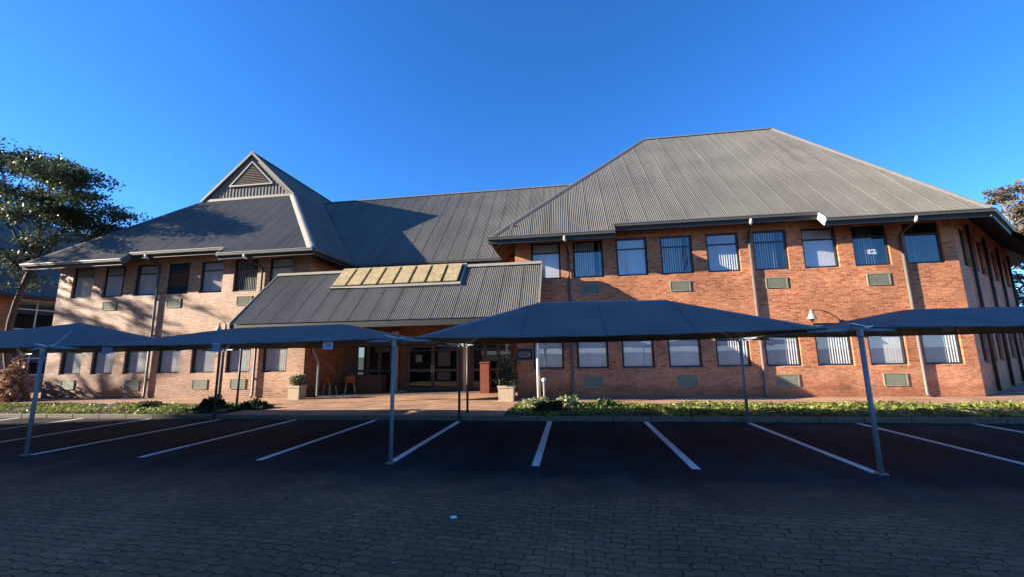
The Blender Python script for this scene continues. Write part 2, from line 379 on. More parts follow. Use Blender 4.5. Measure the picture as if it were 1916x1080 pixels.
    ov = N(t, 'ShaderNodeTexVoronoi', Scale=.42); t.links.new(g.outputs['Position'], ov.inputs['Vector'])
    orr = ramp(t, ov.outputs['Distance'], [(.0, (.35, .35, .35)), (.10, (.55, .55, .55)), (.20, (1, 1, 1))])
    asp = mix(t, .8, asp, orr.outputs[0], 'MULTIPLY')
    ne = N(t, 'ShaderNodeTexNoise', Scale=1.4, Detail=5); t.links.new(g.outputs['Position'], ne.inputs['Vector'])
    yy = mth('ADD', sx.outputs[1], mth('MULTIPLY', mth('SUBTRACT', ne.outputs[0], .5), 1.4))
    mr = N(t, 'ShaderNodeMapRange'); t.links.new(yy, mr.inputs[0]); mr.inputs[1].default_value = 5.1; mr.inputs[2].default_value = 6.6
    t.links.new(mix(t, mr.outputs[0], gap, asp), b.inputs['Base Color'])
    rr = N(t, 'ShaderNodeMapRange'); t.links.new(nb.outputs[0], rr.inputs[0]); rr.inputs[1].default_value = .3; rr.inputs[2].default_value = .7
    rr.inputs[3].default_value = .8; rr.inputs[4].default_value = .95
    t.links.new(rr.outputs[0], b.inputs['Roughness']); b.inputs['Specular IOR Level'].default_value = .08
    hp = mth('ADD', mth('SUBTRACT', 1, bt.outputs['Fac']), mth('MULTIPLY', bt.outputs['Color'], .22))
    hp = mth('ADD', hp, mth('MULTIPLY', na.outputs[0], .12))
    keep = mth('SUBTRACT', 1, mr.outputs[0])
    h = mth('ADD', mth('MULTIPLY', hp, keep), mth('MULTIPLY', na.outputs[0], .1))
    bump(t, b, h, .8, .014)
    return m
MAT['car_park'] = car_park_mat()
def paving_mat():
    m, t, b = newmat('red_brick_paving')
    g = N(t, 'ShaderNodeNewGeometry')
    rot = N(t, 'ShaderNodeMapping'); rot.inputs['Rotation'].default_value = (0, 0, R(45)); t.links.new(g.outputs['Position'], rot.inputs[0])
    bt = N(t, 'ShaderNodeTexBrick', Scale=1.0)
    bt.inputs['Brick Width'].default_value = .22; bt.inputs['Row Height'].default_value = .11; bt.inputs['Mortar Size'].default_value = .006
    bt.inputs['Color1'].default_value = (.34, .19, .115, 1); bt.inputs['Color2'].default_value = (.43, .26, .16, 1); bt.inputs['Mortar'].default_value = (.20, .13, .085, 1)
    t.links.new(rot.outputs[0], bt.inputs['Vector'])
    nb = N(t, 'ShaderNodeTexNoise', Scale=.8, Detail=6); t.links.new(g.outputs['Position'], nb.inputs['Vector'])
    nr = ramp(t, nb.outputs[0], [(.3, (.65, .63, .6)), (.7, (1.25, 1.2, 1.15))])
    t.links.new(mix(t, 1., bt.outputs['Color'], nr.outputs[0], 'MULTIPLY'), b.inputs['Base Color'])
    b.inputs['Roughness'].default_value = .85
    bump(t, b, nb.outputs[0], .3, .03)
    return m
MAT['paving'] = paving_mat()
def line_mat():
    m, t, b = newmat('worn_white_road_paint')
    g = N(t, 'ShaderNodeNewGeometry'); n = N(t, 'ShaderNodeTexNoise', Scale=22, Detail=5, Roughness=.7); t.links.new(g.outputs['Position'], n.inputs['Vector'])
    r = ramp(t, n.outputs[0], [(.30, (.36, .36, .36)), (.40, (.80, .80, .78)), (.8, (.88, .88, .86))])
    t.links.new(r.outputs[0], b.inputs['Base Color']); b.inputs['Roughness'].default_value = .7; return m
MAT['line'] = line_mat()
MAT['earth'] = plain('dry_grass_ground', (.10, .10, .05), .95, .4, .3)

# ------------------------------------------------------------------ ground, car park, kerb, paving
def sheet(name, rects, z, mat, label=None):
    mb = MB()
    for x0, y0, x1, y1 in rects: mb.poly([(x0,y0,z),(x1,y0,z),(x1,y1,z),(x0,y1,z)])
    return tag(mb.build(name, mat), kind='structure')
sheet('ground', [(-900, -900, 900, 900)], -.03, MAT['earth'])
sheet('car_park', [(-90, -30, 60, 11.47)], 0, MAT['car_park'])
BAY = 2.486; X0 = -.659
for k in range(-8, 6):
    x = X0 + k*BAY
    mb = MB(); r_ = random.Random(k)
    mb.poly([(x-.064, 7.0-.03*r_.random(), .004), (x+.064, 7.0-.03*r_.random(), .004), (x+.064, 11.44, .004), (x-.064, 11.44, .004)])
    tag(mb.build('parking_line', MAT['line']), kind='structure')
mb = MB(); x = -90
while x < 60:
    mb.box((x+.006, 11.47, -.02), (x+.994, 11.62, .115 + .006*random.Random(int(x)).random())); x += 1
tag(mb.build('kerb', MAT['kerb'], bevel=.015), kind='structure')
sheet('paving', [(-10.9, 11.62, -2.0, 20.5), (-60, 14.5, -10.9, 16.6), (-2.0, 14.5, 40, 16.6), (13, 16.6, 40, 40), (-60, 16.6, -24.9, 22)], .10, MAT['paving'])
sheet('garden_bed', [(-60, 11.62, -10.9, 14.5), (-2.0, 11.62, 40, 14.5)], .08, MAT['soil'])

rng = np.random.default_rng(5)
def cover(x0, x1, y0, y1, n, h, name, mat, size=.075):
    X = rng.uniform(x0, x1, n); Y = rng.uniform(y0, y1, n)
    hh = h*(.45 + .55*(np.sin(X*1.9)*np.sin(Y*2.7+X*.4)*.5+.5)) * rng.uniform(.25, 1.0, n)
    ed = np.clip(np.minimum(Y-y0, y1-Y)/.25, .2, 1)
    return np.stack([X, Y, .09 + hh*ed], 1)
P1 = np.concatenate([cover(-45, -11.15, 11.66, 14.35, 24000, .13, '', None), cover(-1.9, 26, 11.66, 14.45, 24000, .14, '', None)])
pt_ = np.sin(P1[:, 0]*1.1+2)*np.sin(P1[:, 1]*2.2+P1[:, 0]*.7) + .5*np.sin(P1[:, 0]*3.3+P1[:, 1]*4.1) + rng.normal(size=len(P1))*.35
P1 = P1[pt_ > -.45]
tag(leaf_mesh('ground_cover', P1, .07, MAT['cover'], rng, flat=.5), 'low bright green ground cover growing in the beds behind the kerb', 'ground cover', kind='stuff')

# ------------------------------------------------------------------ roofs
def clip_v(poly2, u):
    vs = []
    n = len(poly2)
    for i in range(n):
        (u0, v0), (u1, v1) = poly2[i], poly2[(i+1) % n]
        if abs(u1-u0) < 1e-9: continue
        tt = (u-u0)/(u1-u0)
        if -1e-9 <= tt <= 1+1e-9: vs.append(v0 + tt*(v1-v0))
    return (min(vs), max(vs)) if vs else None
def roof_sheet(name, polys, ref, parent, mat, per=.0762, h=.017, big=10, tall=1.6, phase=0, under=.0):
    """trapezoidal ribbed sheeting: polys lie in one plane; ref = (origin, point along eave)"""
    O = Vector(ref[0]); U = (Vector(ref[1])-O).normalized()
    P0 = [Vector(p) for p in polys[0]]
    nrm = Vector((0,0,0))
    for i in range(len(P0)): nrm += (P0[i]-P0[0]).cross(P0[(i+1) % len(P0)]-P0[0])
    nrm.normalize()
    if nrm.z < 0: nrm = -nrm
    V = nrm.cross(U).normalized()
    if V.z < 0: V = -V
    mb = MB()
    prof = [(0, 0), (.15, .1), (.35, .9), (.5, 1), (.65, .9), (.85, .1)]
    for poly in polys:
        q = [((Vector(p)-O).dot(U), (Vector(p)-O).dot(V)) for p in poly]
        ua, ub = min(a for a, _ in q), max(a for a, _ in q)
        us = {}
        k = math.floor((ua-phase)/per)
        while k*per+phase < ub:
            hh = h*(tall if k % big == 0 else 1)
            for f, g in prof: us[round(k*per+phase+f*per, 5)] = g*hh
            k += 1
        ks = sorted(us)
        def hgt(u):
            import bisect
            i = bisect.bisect_left(ks, u)
            if i <= 0: return us[ks[0]]
            if i >= len(ks): return us[ks[-1]]
            a, b_ = ks[i-1], ks[i]; return us[a] + (us[b_]-us[a])*(u-a)/(b_-a)
        allu = sorted(set([u for u in ks if ua < u < ub] + [min(max(a, ua+1e-5), ub-1e-5) for a, _ in q]))
        prev = None
        for u in allu:
            c = clip_v(q, u)
            if c is None: continue
            z = hgt(u); a = O + U*u + V*c[0] + nrm*z; b_ = O + U*u + V*c[1] + nrm*z
            if prev and (prev[1]-prev[0]).length + (b_-a).length > 1e-4:
                mb.poly([prev[0], a, b_, prev[1]])
            prev = (a, b_)
    return mb.build(name, mat, parent)

B = thing('office_building', 'long two storey red brick office building with steep grey ribbed metal roofs', 'building', (0, 16.5, 0))
B.location = (0, 0, 0)
ZE = 6.45; YE = 15.5
zf = lambda y: ZE + (y-YE)
# right wing
RX0, RX1 = -3.05, 14.3
RL = (4.65, 23.2, 14.15); RR = (11.6, 23.2, 14.15)
S1, S2, YR = 1.77, 9.15, 15.86
def on_hip_l(y): return RX0 + (y-YE)
def on_hip_r(y): return RX1 + (RR[0]-RX1)*(y-YE)/(RR[1]-YE)
front_polys = [[(on_hip_l(YR), YR, zf(YR)), (on_hip_r(YR), YR, zf(YR)), RR, RL],
               [(RX0, YE, ZE), (S1, YE, ZE), (S1, YR, zf(YR)), (on_hip_l(YR), YR, zf(YR))],
               [(S2, YE, ZE), (RX1, YE, ZE), (on_hip_r(YR), YR, zf(YR)), (S2, YR, zf(YR))]]
rf = roof_sheet('roof', front_polys, ((RX0, YE, ZE), (RX1, YE, ZE)), B, MAT['roof'])
roof_sheet('roof', [[(RX0, YE, ZE), (RX0, 30.9, ZE), RL]], ((RX0, YE, ZE), (RX0, 30.9, ZE)), B, MAT['roof'])
SPA = R(42.3); qc, qs = math.cos(SPA), math.sin(SPA); D = 14.2
FE = (RX1+D*qc, YE+D*qs, ZE); FR = (RR[0]+D*qc, RR[1]+D*qs, RR[2])
roof_sheet('roof', [[(RX1, YE, ZE), FE, FR, RR]], ((RX1, YE, ZE), FE), B, MAT['roof'])
mb = MB(); mb.poly([RL, RR, (8.4, 30.9, ZE), (RX0, 30.9, ZE)]); mb.poly([RR, FR, (16, 38.5, ZE), (8.4, 30.9, ZE)]); mb.poly([FE, (FE[0]+3, FE[1]+9, ZE), (16, 38.5, ZE), FR])
mb.build('rear_roof', MAT['roof'], B)
# middle section
roof_sheet('roof', [[(-10.75, 19, ZE), (-2.6, 19, ZE), (3, 25, 12.45), (-16.75, 25, 12.45)]], ((-16.75, 19, ZE), (3, 19, ZE)), B, MAT['roof'], phase=.07)
mb = MB(); mb.poly([(-16.75, 25, 12.45), (3, 25, 12.45), (-3, 31, ZE), (-10.75, 31, ZE)]); mb.build('rear_roof', MAT['roof'], B)
# left wing
LX0, LX1 = -25.75, -10.75
GA, GB, GT = (-20.95, 20, 10.95), (-15.25, 20, 10.95), (-18.0, 20, 13.72)
T1, T2 = -20.2, -15.25
def lhip_l(y): return LX0 + (GA[0]-LX0)*(y-YE)/4.5
def lhip_r(y): return LX1 + (GB[0]-LX1)*(y-YE)/4.5
roof_sheet('roof', [[(lhip_l(YR), YR, zf(YR)), (lhip_r(YR), YR, zf(YR)), GB, GA],
                    [(LX0, YE, ZE), (T1, YE, ZE), (T1, YR, zf(YR)), (lhip_l(YR), YR, zf(YR))],
                    [(T2, YE, ZE), (LX1, YE, ZE), (lhip_r(YR), YR, zf(YR)), (T2, YR, zf(YR))]],
           ((LX0, YE, ZE), (LX1, YE, ZE)), B, MAT['roof'], phase=.11)
RG = 19.88
roof_sheet('roof', [[(LX1, YE, ZE), (LX1, 33, ZE), (GB[0], 33, 10.95), (GB[0], 20, 10.95)],
                    [(GB[0], RG, 10.95), (GB[0], 33, 10.95), (-18, 33, 13.70), (-18, RG, 13.70)]], ((LX1, YE, ZE), (LX1, 33, ZE)), B, MAT['roof'])
roof_sheet('roof', [[(LX0, YE, ZE), (LX0, 33, ZE), (GA[0], 33, 10.95), (GA[0], 20, 10.95)]], ((LX0, YE, ZE), (LX0, 33, ZE)), B, MAT['roof'])
roof_sheet('roof', [[(GA[0], RG, 10.95), (GA[0], 33, 10.95), (-18, 33, 13.70), (-18, RG, 13.70)]], ((GA[0], RG, 10.95), (GA[0], 33, 10.95)), B, MAT['roof'])
# ridge and hip flashings
def cap(a, b, wd=.17, th=.05, name='ridge_cap', mat='cap'):
    a, b = Vector(a), Vector(b); d = (b-a).normalized(); s = d.cross(Vector((0,0,1))).normalized(); n = s.cross(d).normalized()
    mb = MB(); ring = []
    pr = [(-wd, -wd*.55), (-wd*.35, th*.6), (0, th), (wd*.35, th*.6), (wd, -wd*.55)]
    A = [a + s*x + n*(z+.03) for x, z in pr]; Bq = [b + s*x + n*(z+.03) for x, z in pr]
    for i in range(4): mb.poly([A[i], A[i+1], Bq[i+1], Bq[i]])
    mb.poly(A[::-1]); mb.poly(Bq); mb.poly([A[0], Bq[0], Bq[4], A[4]])
    return mb.build(name, MAT[mat], B)
for a_, b_ in (((RX0+.02, YE, ZE), RL), (RL, RR), (RR, (RX1, YE, ZE)), (RR, FR)): cap(a_, b_, .13, .04, mat='cap_dark')
cap((-16.5, 25, 12.45), (3, 25, 12.45), .13, .04, mat='cap_dark')
cap((LX1, YE, ZE), GB, .2, .06); cap((LX0, YE, ZE), GA, .14, .04, mat='cap_dark'); cap((-18, RG-.05, 13.72), (-18, 33, 13.72), .14, .04, mat='cap_dark')
# valley between left wing and middle roof
vl = MB(); 
for s_ in (0,): vl.tube([(-10.8, 19.02, ZE+.02), (-16.6, 24.9, 12.36)], .045, 6)
vl.build('valley_gutter', MAT['fascia'], B)

# gablet on the left wing
mb = MB(); mb.poly([(GA[0]+.05, 20.0, 10.90), (GB[0]-.05, 20.0, 10.90), (-18, 20.0, 13.62)], uv=None)
x = GA[0]+.2
while x < GB[0]-.2:
    top = 13.62 - abs(x+18)*(2.72/2.8) - .25
    zb = 10.95
    if top > zb+.1: mb.box((x-.012, 19.975, zb), (x+.012, 19.998, top))
    x += .21
mb.build('gablet_wall', MAT['clad'], B)
va, vb, vt = (-19.2, 11.80), (-16.72, 11.80), (-17.99, 13.08)
mb = MB(); mb.poly([(va[0], 19.985, va[1]), (vb[0], 19.985, vb[1]), (vt[0], 19.985, vt[1])])
for i in range(11):
    z = va[1]+.08+i*.105; k = (z-va[1])/(vt[1]-va[1]); xa = va[0]+(vt[0]-va[0])*k+.06; xb = vb[0]+(vt[0]-vb[0])*k-.06
    if xb-xa > .1: mb.poly([(xa, 19.93, z-.03), (xb, 19.93, z-.03), (xb, 19.975, z+.055), (xa, 19.975, z+.055)])
lv = mb.build('louvre_vent', MAT['louvre'], B)
mb = MB()
def bar(mb, a, b, wd, y0, y1):
    a, b = Vector((a[0], 0, a[1])), Vector((b[0], 0, b[1])); d = (b-a).normalized(); n = Vector((-d.z, 0, d.x))*wd/2
    c = [a+n, b+n, b-n, a-n]
    f = [Vector((p.x, y0, p.z)) for p in c]; k = [Vector((p.x, y1, p.z)) for p in c]
    mb.poly(f); mb.poly(k[::-1])
    for i in range(4): mb.poly([f[i], k[i], k[(i+1) % 4], f[(i+1) % 4]])
bar(mb, (va[0]-.1, va[1]-.02), (vt[0], vt[1]+.1), .075, 19.91, 19.99); bar(mb, (vb[0]+.1, vb[1]-.02), (vt[0], vt[1]+.1), .075, 19.915, 19.985)
bar(mb, (va[0]-.15, va[1]-.05), (vb[0]+.15, vb[1]-.05), .085, 19.90, 19.982)
mb.build('frame', MAT['cap'], lv)
mb = MB()
bar(mb, (GA[0]-.1, 10.93), (-18, 13.70), .13, 19.84, 19.88); bar(mb, (GB[0]+.1, 10.93), (-18, 13.70), .13, 19.842, 19.882)
mb.build('barge_board', MAT['cap_dark'], B)
mb = MB(); mb.box((GA[0], 19.90, 10.90), (GB[0], 20.02, 11.04)); mb.build('apron_flashing', MAT['cap'], B)

# gutters, fascias, soffits
def eave(a, b, inward, wall_d, name='gutter', soffit=True, ta=0, tb=0):
    """gutter box and fascia along a->b; inward = unit vector to the wall"""
    a, b, n = Vector(a), Vector(b), Vector(inward); d = (b-a).normalized(); upz = Vector((0,0,1))
    def prism(p0, p1, prof, nm, mat):
        mb = MB(); A = [p0 + n*x + upz*z for x, z in prof]; Bq = [p1 + n*x + upz*z for x, z in prof]
        m = len(prof)
        for i in range(m): mb.poly([A[i], Bq[i], Bq[(i+1) % m], A[(i+1) % m]])
        mb.poly(A); mb.poly(Bq[::-1]); return mb.build(nm, MAT[mat], B)
    g = prism(a, b, [(-.12, .0), (-.13, -.03), (-.115, -.045), (-.10, -.12), (-.0, -.13), (.0, .0), (-.02, .0), (-.02, -.10), (-.09, -.10), (-.10, -.0)], name, 'gutter_sunlit' if a.x < -12 else 'gutter')
    f = prism(a, b, [(.002, -.02), (.05, .0), (.05, -.27), (.002, -.27)], 'fascia', 'fascia')
    if soffit:
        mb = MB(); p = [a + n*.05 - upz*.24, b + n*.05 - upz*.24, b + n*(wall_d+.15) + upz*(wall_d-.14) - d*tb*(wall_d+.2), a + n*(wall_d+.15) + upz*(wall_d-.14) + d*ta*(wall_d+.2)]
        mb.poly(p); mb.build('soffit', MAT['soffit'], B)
    return g
nY = (0, 1, 0)
eave((RX0-.08, YE, ZE), (S1+.02, YE, ZE), nY, 1.0, ta=1); eave((S1+.021, YR, zf(YR)), (S2-.021, YR, zf(YR)), nY, .64); eave((S2-.02, YE, ZE), (RX1+.05, YE, ZE), nY, 1.0, tb=.4)
eave((LX0, YE, ZE), (T1, YE, ZE), nY, 1.0, ta=1.1); eave((T1+.021, YR, zf(YR)), (T2-.021, YR, zf(YR)), nY, .64); eave((T2, YE, ZE), (LX1+.05, YE, ZE), nY, 1.0, tb=1)
eave((LX1, YE, ZE), (LX1, 19, ZE), (-1, 0, 0), .75, ta=1)
eave((-10.7, 19, ZE), (-2.9, 19, ZE), nY, .9)
eave((RX0, 19, ZE), (RX0, YE, ZE), (1, 0, 0), .85, tb=1)
q = math.sqrt(.5); nS = (-qs, qc, 0)
def along(p, t): return (p[0]+qc*t, p[1]+qs*t, p[2])
PC = (RX1, YE, ZE)
eave(along(PC, -.05), along(PC, 4.6), nS, .95, ta=.5); 
lowp = (RX1+.5*qs, YE-.5*qc, ZE-.5)
eave(along(lowp, 4.62), along(lowp, 14.2), nS, 1.45)
mb = MB(); mb.poly([along(PC, 4.6), along(PC, 14.2), along(lowp, 14.2), along(lowp, 4.6)]); mb.build('roof', MAT['roof'], B)
# end boards where the eave steps
def endboard(x, mat, th=.03):
    mb = MB(); pts = [(YE-.10, ZE+.02), (YR, zf(YR)+.03), (YR+.02, zf(YR)-.24), (YE+.02, ZE-.26), (YE-.10, ZE-.13)]
    f = [(x, y, z) for y, z in pts]; k = [(x+th, y, z) for y, z in pts]
    mb.poly(f); mb.poly(k[::-1])
    for i in range(5): mb.poly([f[i], f[(i+1) % 5], k[(i+1) % 5], k[i]])
    mb.build('eave_end_board', MAT[mat], B)
endboard(S1+.021, 'gutter'); endboard(S2-.052, 'white'); endboard(T1+.001, 'gutter'); endboard(T2-.035, 'cap')
# exposed rafters at the left corner of the right wing
for i in range(4):
    y = 16.0 + i*.75; mb = MB()
    mb.poly([(RX0+.1, y, ZE-.16), (RX0+.1, y+.09, ZE-.16), (-2.2, y+.09, ZE+.69), (-2.2, y, ZE+.69)])
    mb.poly([(RX0+.1, y, ZE-.16), (-2.2, y, ZE+.69), (-2.2, y, ZE+.51), (RX0+.1, y, ZE-.30)])
    mb.build('rafter', MAT['rafter'], B)

# ------------------------------------------------------------------ walls with openings
def wall(name, o, ang, L, z0, z1, ops, mats, depth=.13, zsplit=None, parent=B, reveal='sill'):
    """brick skin with real openings; mats[0] wall, mats[1] reveal, mats[2] below zsplit"""
    o = Vector(o); d = Vector((math.cos(ang), math.sin(ang), 0)); n = Vector((-math.sin(ang), math.cos(ang), 0))
    xs = sorted(set([0, L] + [v for p in ops for v in p[:2]])); zs = sorted(set([z0, z1] + ([zsplit] if zsplit else []) + [v for p in ops for v in p[2:]]))
    P = lambda x, z, y=0: o + d*x + n*y + Vector((0, 0, z))
    mb = MB()
    for xa, xb in zip(xs, xs[1:]):
        for za, zb in zip(zs, zs[1:]):
            cx, cz = (xa+xb)/2, (za+zb)/2
            if any(p[0] < cx < p[1] and p[2] < cz < p[3] for p in ops): continue
            mb.poly([P(xa, za), P(xb, za), P(xb, zb), P(xa, zb)], [(xa, za), (xb, za), (xb, zb), (xa, zb)], 2 if zsplit and cz < zsplit else 0)
    for xa, xb, za, zb in ops:
        for p0, p1 in (((xa, za), (xa, zb)), ((xb, zb), (xb, za)), ((xa, zb), (xb, zb))):
            mb.poly([P(*p0), P(*p1), P(*p1, depth), P(*p0, depth)], [p0, p1, (p1[0]+.1, p1[1]), (p0[0]+.1, p0[1])], 1)
        mb.poly([P(xa, za), P(xb, za), P(xb, za+.03, depth), P(xa, za+.03, depth)], [(xa, za), (xb, za), (xb, za+.1), (xa, za+.1)], 3)
    return mb.build(name, mats, parent)
WW, WH, S_UP, S_LO = 1.15, 1.50, 4.87, 1.215
rw_x = [-1.50 + 1.7255*k for k in range(9)]
lw_x = [-24.17 + 1.775*k for k in range(7)]
def ops_for(xs, x0): return [(x-x0-.03, x-x0+WW+.03, s-.03, s+WH+.02) for x in xs for s in (S_UP, S_LO)]
WALLZ = 7.08
wall('wall', (-2.2, 16.5, 0), 0, 16.1, 0, WALLZ, ops_for(rw_x, -2.2), [MAT['brick'], MAT['brick'], MAT['brick_plinth'], MAT['sill']], zsplit=S_LO-.10)
wall('wall', (-25.0, 16.5, 0), 0, 13.5, 0, WALLZ, ops_for(lw_x, -25.0), [MAT['brick_sunlit'], MAT['brick_sunlit'], MAT['brick_sunlit'], MAT['sill']])
sp_x = [1.0, 2.7, 4.4, 6.1, 7.8, 9.5, 11.2]
wall('wall', (13.9, 16.5, 0), SPA, 14, 0, 7.1, [(x-.03, x+WW+.03, s-.03, s+WH+.02) for x in sp_x for s in (S_UP, S_LO)], [MAT['brick']]*3+[MAT['sill']])
wall('wall', (-11.5, 16.5, 0), R(90), 4.0, 0, WALLZ, [], [MAT['brick']]*4)
wall('wall', (-2.2, 20.5, 0), R(-90), 4.0, 0, WALLZ, [], [MAT['brick']]*4)
wall('wall', (-25.0, 33, 0), R(-90), 16.5, 0, WALLZ, [], [MAT['brick_sunlit']]*4)
wall('wall', (13.9+14*qc, 16.5+14*qs, 0), SPA+R(90), 10, 0, 7.1, [], [MAT['brick']]*4)
ent_ops = [(.6, 2.6, .1, 2.45), (3.35, 6.05, .1, 2.40), (6.6, 8.7, .1, 2.45)]
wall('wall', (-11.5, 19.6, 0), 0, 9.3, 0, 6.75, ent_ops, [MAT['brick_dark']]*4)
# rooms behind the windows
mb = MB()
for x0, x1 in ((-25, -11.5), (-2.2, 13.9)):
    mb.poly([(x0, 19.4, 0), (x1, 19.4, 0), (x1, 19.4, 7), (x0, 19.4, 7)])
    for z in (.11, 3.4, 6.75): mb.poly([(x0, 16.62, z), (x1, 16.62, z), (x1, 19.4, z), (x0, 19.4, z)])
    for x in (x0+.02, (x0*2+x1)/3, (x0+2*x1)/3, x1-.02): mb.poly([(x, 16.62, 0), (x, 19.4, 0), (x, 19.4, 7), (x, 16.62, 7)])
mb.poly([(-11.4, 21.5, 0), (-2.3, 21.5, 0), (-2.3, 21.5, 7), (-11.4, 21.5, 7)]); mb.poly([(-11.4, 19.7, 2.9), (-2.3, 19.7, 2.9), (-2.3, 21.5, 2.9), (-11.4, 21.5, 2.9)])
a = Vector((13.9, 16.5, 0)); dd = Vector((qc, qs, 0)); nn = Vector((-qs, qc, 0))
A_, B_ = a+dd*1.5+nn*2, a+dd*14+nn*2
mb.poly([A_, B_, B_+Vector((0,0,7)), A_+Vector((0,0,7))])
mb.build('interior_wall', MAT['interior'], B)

# ------------------------------------------------------------------ windows (frame > pane, blind)
def blind_mesh(kind, seed):
    r = random.Random(seed); mb = MB(); n = 12; x0, x1 = .05, WW-.05; pitch = (x1-x0)/n
    ang = {'shut': -5, 'tilt': -36, 'open': 50}[kind]
    for i in range(n):
        if kind == 'open' and r.random() < .12: continue
        a_ = R(ang + r.uniform(-5, 5)); cx = x0 + (i+.5)*pitch; hw = pitch*.56
        dx, dy = math.cos(a_)*hw, math.sin(a_)*hw; sh = r.uniform(-.008, .008)
        mb.poly([(cx-dx, .155-dy, .03), (cx+dx, .155+dy, .03), (cx+dx+sh, .155+dy, WH-.04), (cx-dx+sh, .155-dy, WH-.04)])
    return mb
BL = {}
for kd in ('shut', 'tilt', 'open'):
    for s_ in range(2):
        o = blind_mesh(kd, s_*7+3).build('blind', MAT['blind']); BL[kd, s_] = o.data; bpy.data.objects.remove(o)
fm = MB()
y0, y1 = .07, .125; t_ = .045
fm.box((0, y0, 0), (t_, y1, WH)); fm.box((WW-t_, y0, 0), (WW, y1, WH)); fm.box((t_, y0, 0), (WW-t_, y1, t_)); fm.box((t_, y0, WH-t_), (WW-t_, y1, WH))
fm.box((t_, y0+.004, 1.06), (WW-t_, y1-.004, 1.06+.045))
win0 = fm.build('window', MAT['frame'], B)
mb = MB(); mb.poly([(t_, .10, t_), (WW-t_, .10, t_), (WW-t_, .10, 1.06), (t_, .10, 1.06)]); mb.poly([(t_, .092, 1.105), (WW-t_, .092, 1.105), (WW-t_, .092, WH-t_), (t_, .092, WH-t_)])
pane0 = mb.build('pane', MAT['glass'], win0)
bl0 = bpy.data.objects.new('blind', BL['shut', 0]); COL.objects.link(bl0); bl0.parent = win0
used = [False]
def window(loc, rz, kind, seed):
    if not used[0]: w_ = win0; used[0] = True
    else: w_ = dup(win0, loc, rz, parent=B)
    w_.location = loc; w_.rotation_euler = (0, 0, rz)
    for c in w_.children:
        if c.name.startswith('blind'):
            if kind == 'none': bpy.data.objects.remove(c)
            else: c.data = BL[kind, seed % 2]
    return w_
ku = ['shut', 'open', 'shut', 'open', 'tilt', 'open', 'shut', 'open', 'open']
kl = ['shut', 'shut', 'shut', 'shut', 'tilt', 'tilt', 'tilt', 'shut', 'tilt']
for k, x in enumerate(rw_x):
    wu = window((x, 16.5, S_UP), 0, ku[k], k)
    if k == 7:
        mb = MB(); mb.box((.52, .128, .55), (.80, .132, .61)); mb.box((.52, .128, .43), (.80, .132, .49)); mb.box((.50, .127, .44), (.60, .133, .60)); mb.box((.70, .127, .42), (.82, .133, .52))
        mb.build('paper_notice', MAT['paper'], wu)
    window((x, 16.5, S_LO), 0, kl[k], k+1)
kul = ['open', 'open', 'shut', 'none', 'shut', 'tilt', 'shut']; kll = ['shut']*7
for k, x in enumerate(lw_x):
    window((x, 16.5, S_UP), 0, kul[k], k); window((x, 16.5, S_LO), 0, kll[k], k)
for k, x in enumerate(sp_x):
    for s_ in (S_UP, S_LO): window((13.9+qc*x, 16.5+qs*x, s_), SPA, 'none' if k % 2 else 'shut', k)

# air conditioner grilles
gm = MB(); gw_, gh = .76, .44
gm.box((0, -.03, 0), (gw_, 0.01, .03)); gm.box((0, -.03, gh-.03), (gw_, .01, gh)); gm.box((0, -.03, .03), (.03, .01, gh-.03)); gm.box((gw_-.03, -.03, .03), (gw_, .01, gh-.03))
gm.poly([(.03, -.006, .03), (gw_-.03, -.006, .03), (gw_-.03, -.006, gh-.03), (.03, -.006, gh-.03)])
for i in range(11):
    z = .045 + i*.034; gm.poly([(.03, -.026, z), (gw_-.03, -.026, z), (gw_-.03, -.008, z+.022), (.03, -.008, z+.022)])
g0 = None
for x, z in [(.44, 4.12), (3.90, 4.11), (7.38, 4.10), (10.84, 4.10), (.40, .46), (3.88, .47), (7.36, .47), (10.86, .47),
             (-22.25, 4.19), (-18.72, 4.21), (-15.05, 4.19), (-23.95, .50), (-20.42, .46), (-16.9, .48), (-15.0, .49)]:
    if g0 is None: g0 = gm.build('ventilation_grille', MAT['grille'], B); g0.location = (x, 16.5, z)
    else:
        c = g0.copy(); COL.objects.link(c); c.parent = B; c.location = (x, 16.5, z)

# downpipes
def downpipe(pts, r=.05, mat='pipe', shoe=True, name='downpipe'):
    return MB().tube(pts, r, 10).build(name, MAT[mat], B, smooth=True)
def std_pipe(x, recess, mat='pipe', elbow='white', side=-.12):
    gy = (YR if recess else YE)-.05; gz = (zf(YR) if recess else ZE)-.13
    wy = 16.5-.075
    e = MB().tube([(x+side, gy, gz+.02), (x+side, gy, gz-.09), (x+side*.9, gy+.03, gz-.12), (x+side*.7, gy+.12, gz-.16)], .05, 10).build('pipe_outlet', MAT[elbow], B, smooth=True)
    downpipe([(x+side*.72, gy+.10, gz-.15), (x+side*.1, wy-.07, gz-.36), (x, wy, gz-.45), (x, wy, gz-.62)], .047, 'pipe_dark_and_shaded', name='pipe_offset')  # bend coloured dark to carry the eave shade
    downpipe([(x, wy, gz-.58), (x, wy, .22), (x-.01, wy-.06, .14)], .05, mat)
    for z in (.9, 2.9, 4.6): MB().box((x-.075, wy+.02, z), (x+.075, 16.499, z+.05)).build('pipe_bracket', MAT[mat], B)
std_pipe(0.0, False); std_pipe(6.93, True); std_pipe(12.1, False)
std_pipe(-19.25, True); std_pipe(-13.82, False)
for t2 in (2.3, 5.8, 9.2, 12.7):
    p = Vector((13.9+qc*t2+qs*.07, 16.5+qs*t2-qc*.07, 0))
    downpipe([(p.x, p.y, 6.6), (p.x, p.y, .15)], .055, 'pipe_dark_and_shaded')
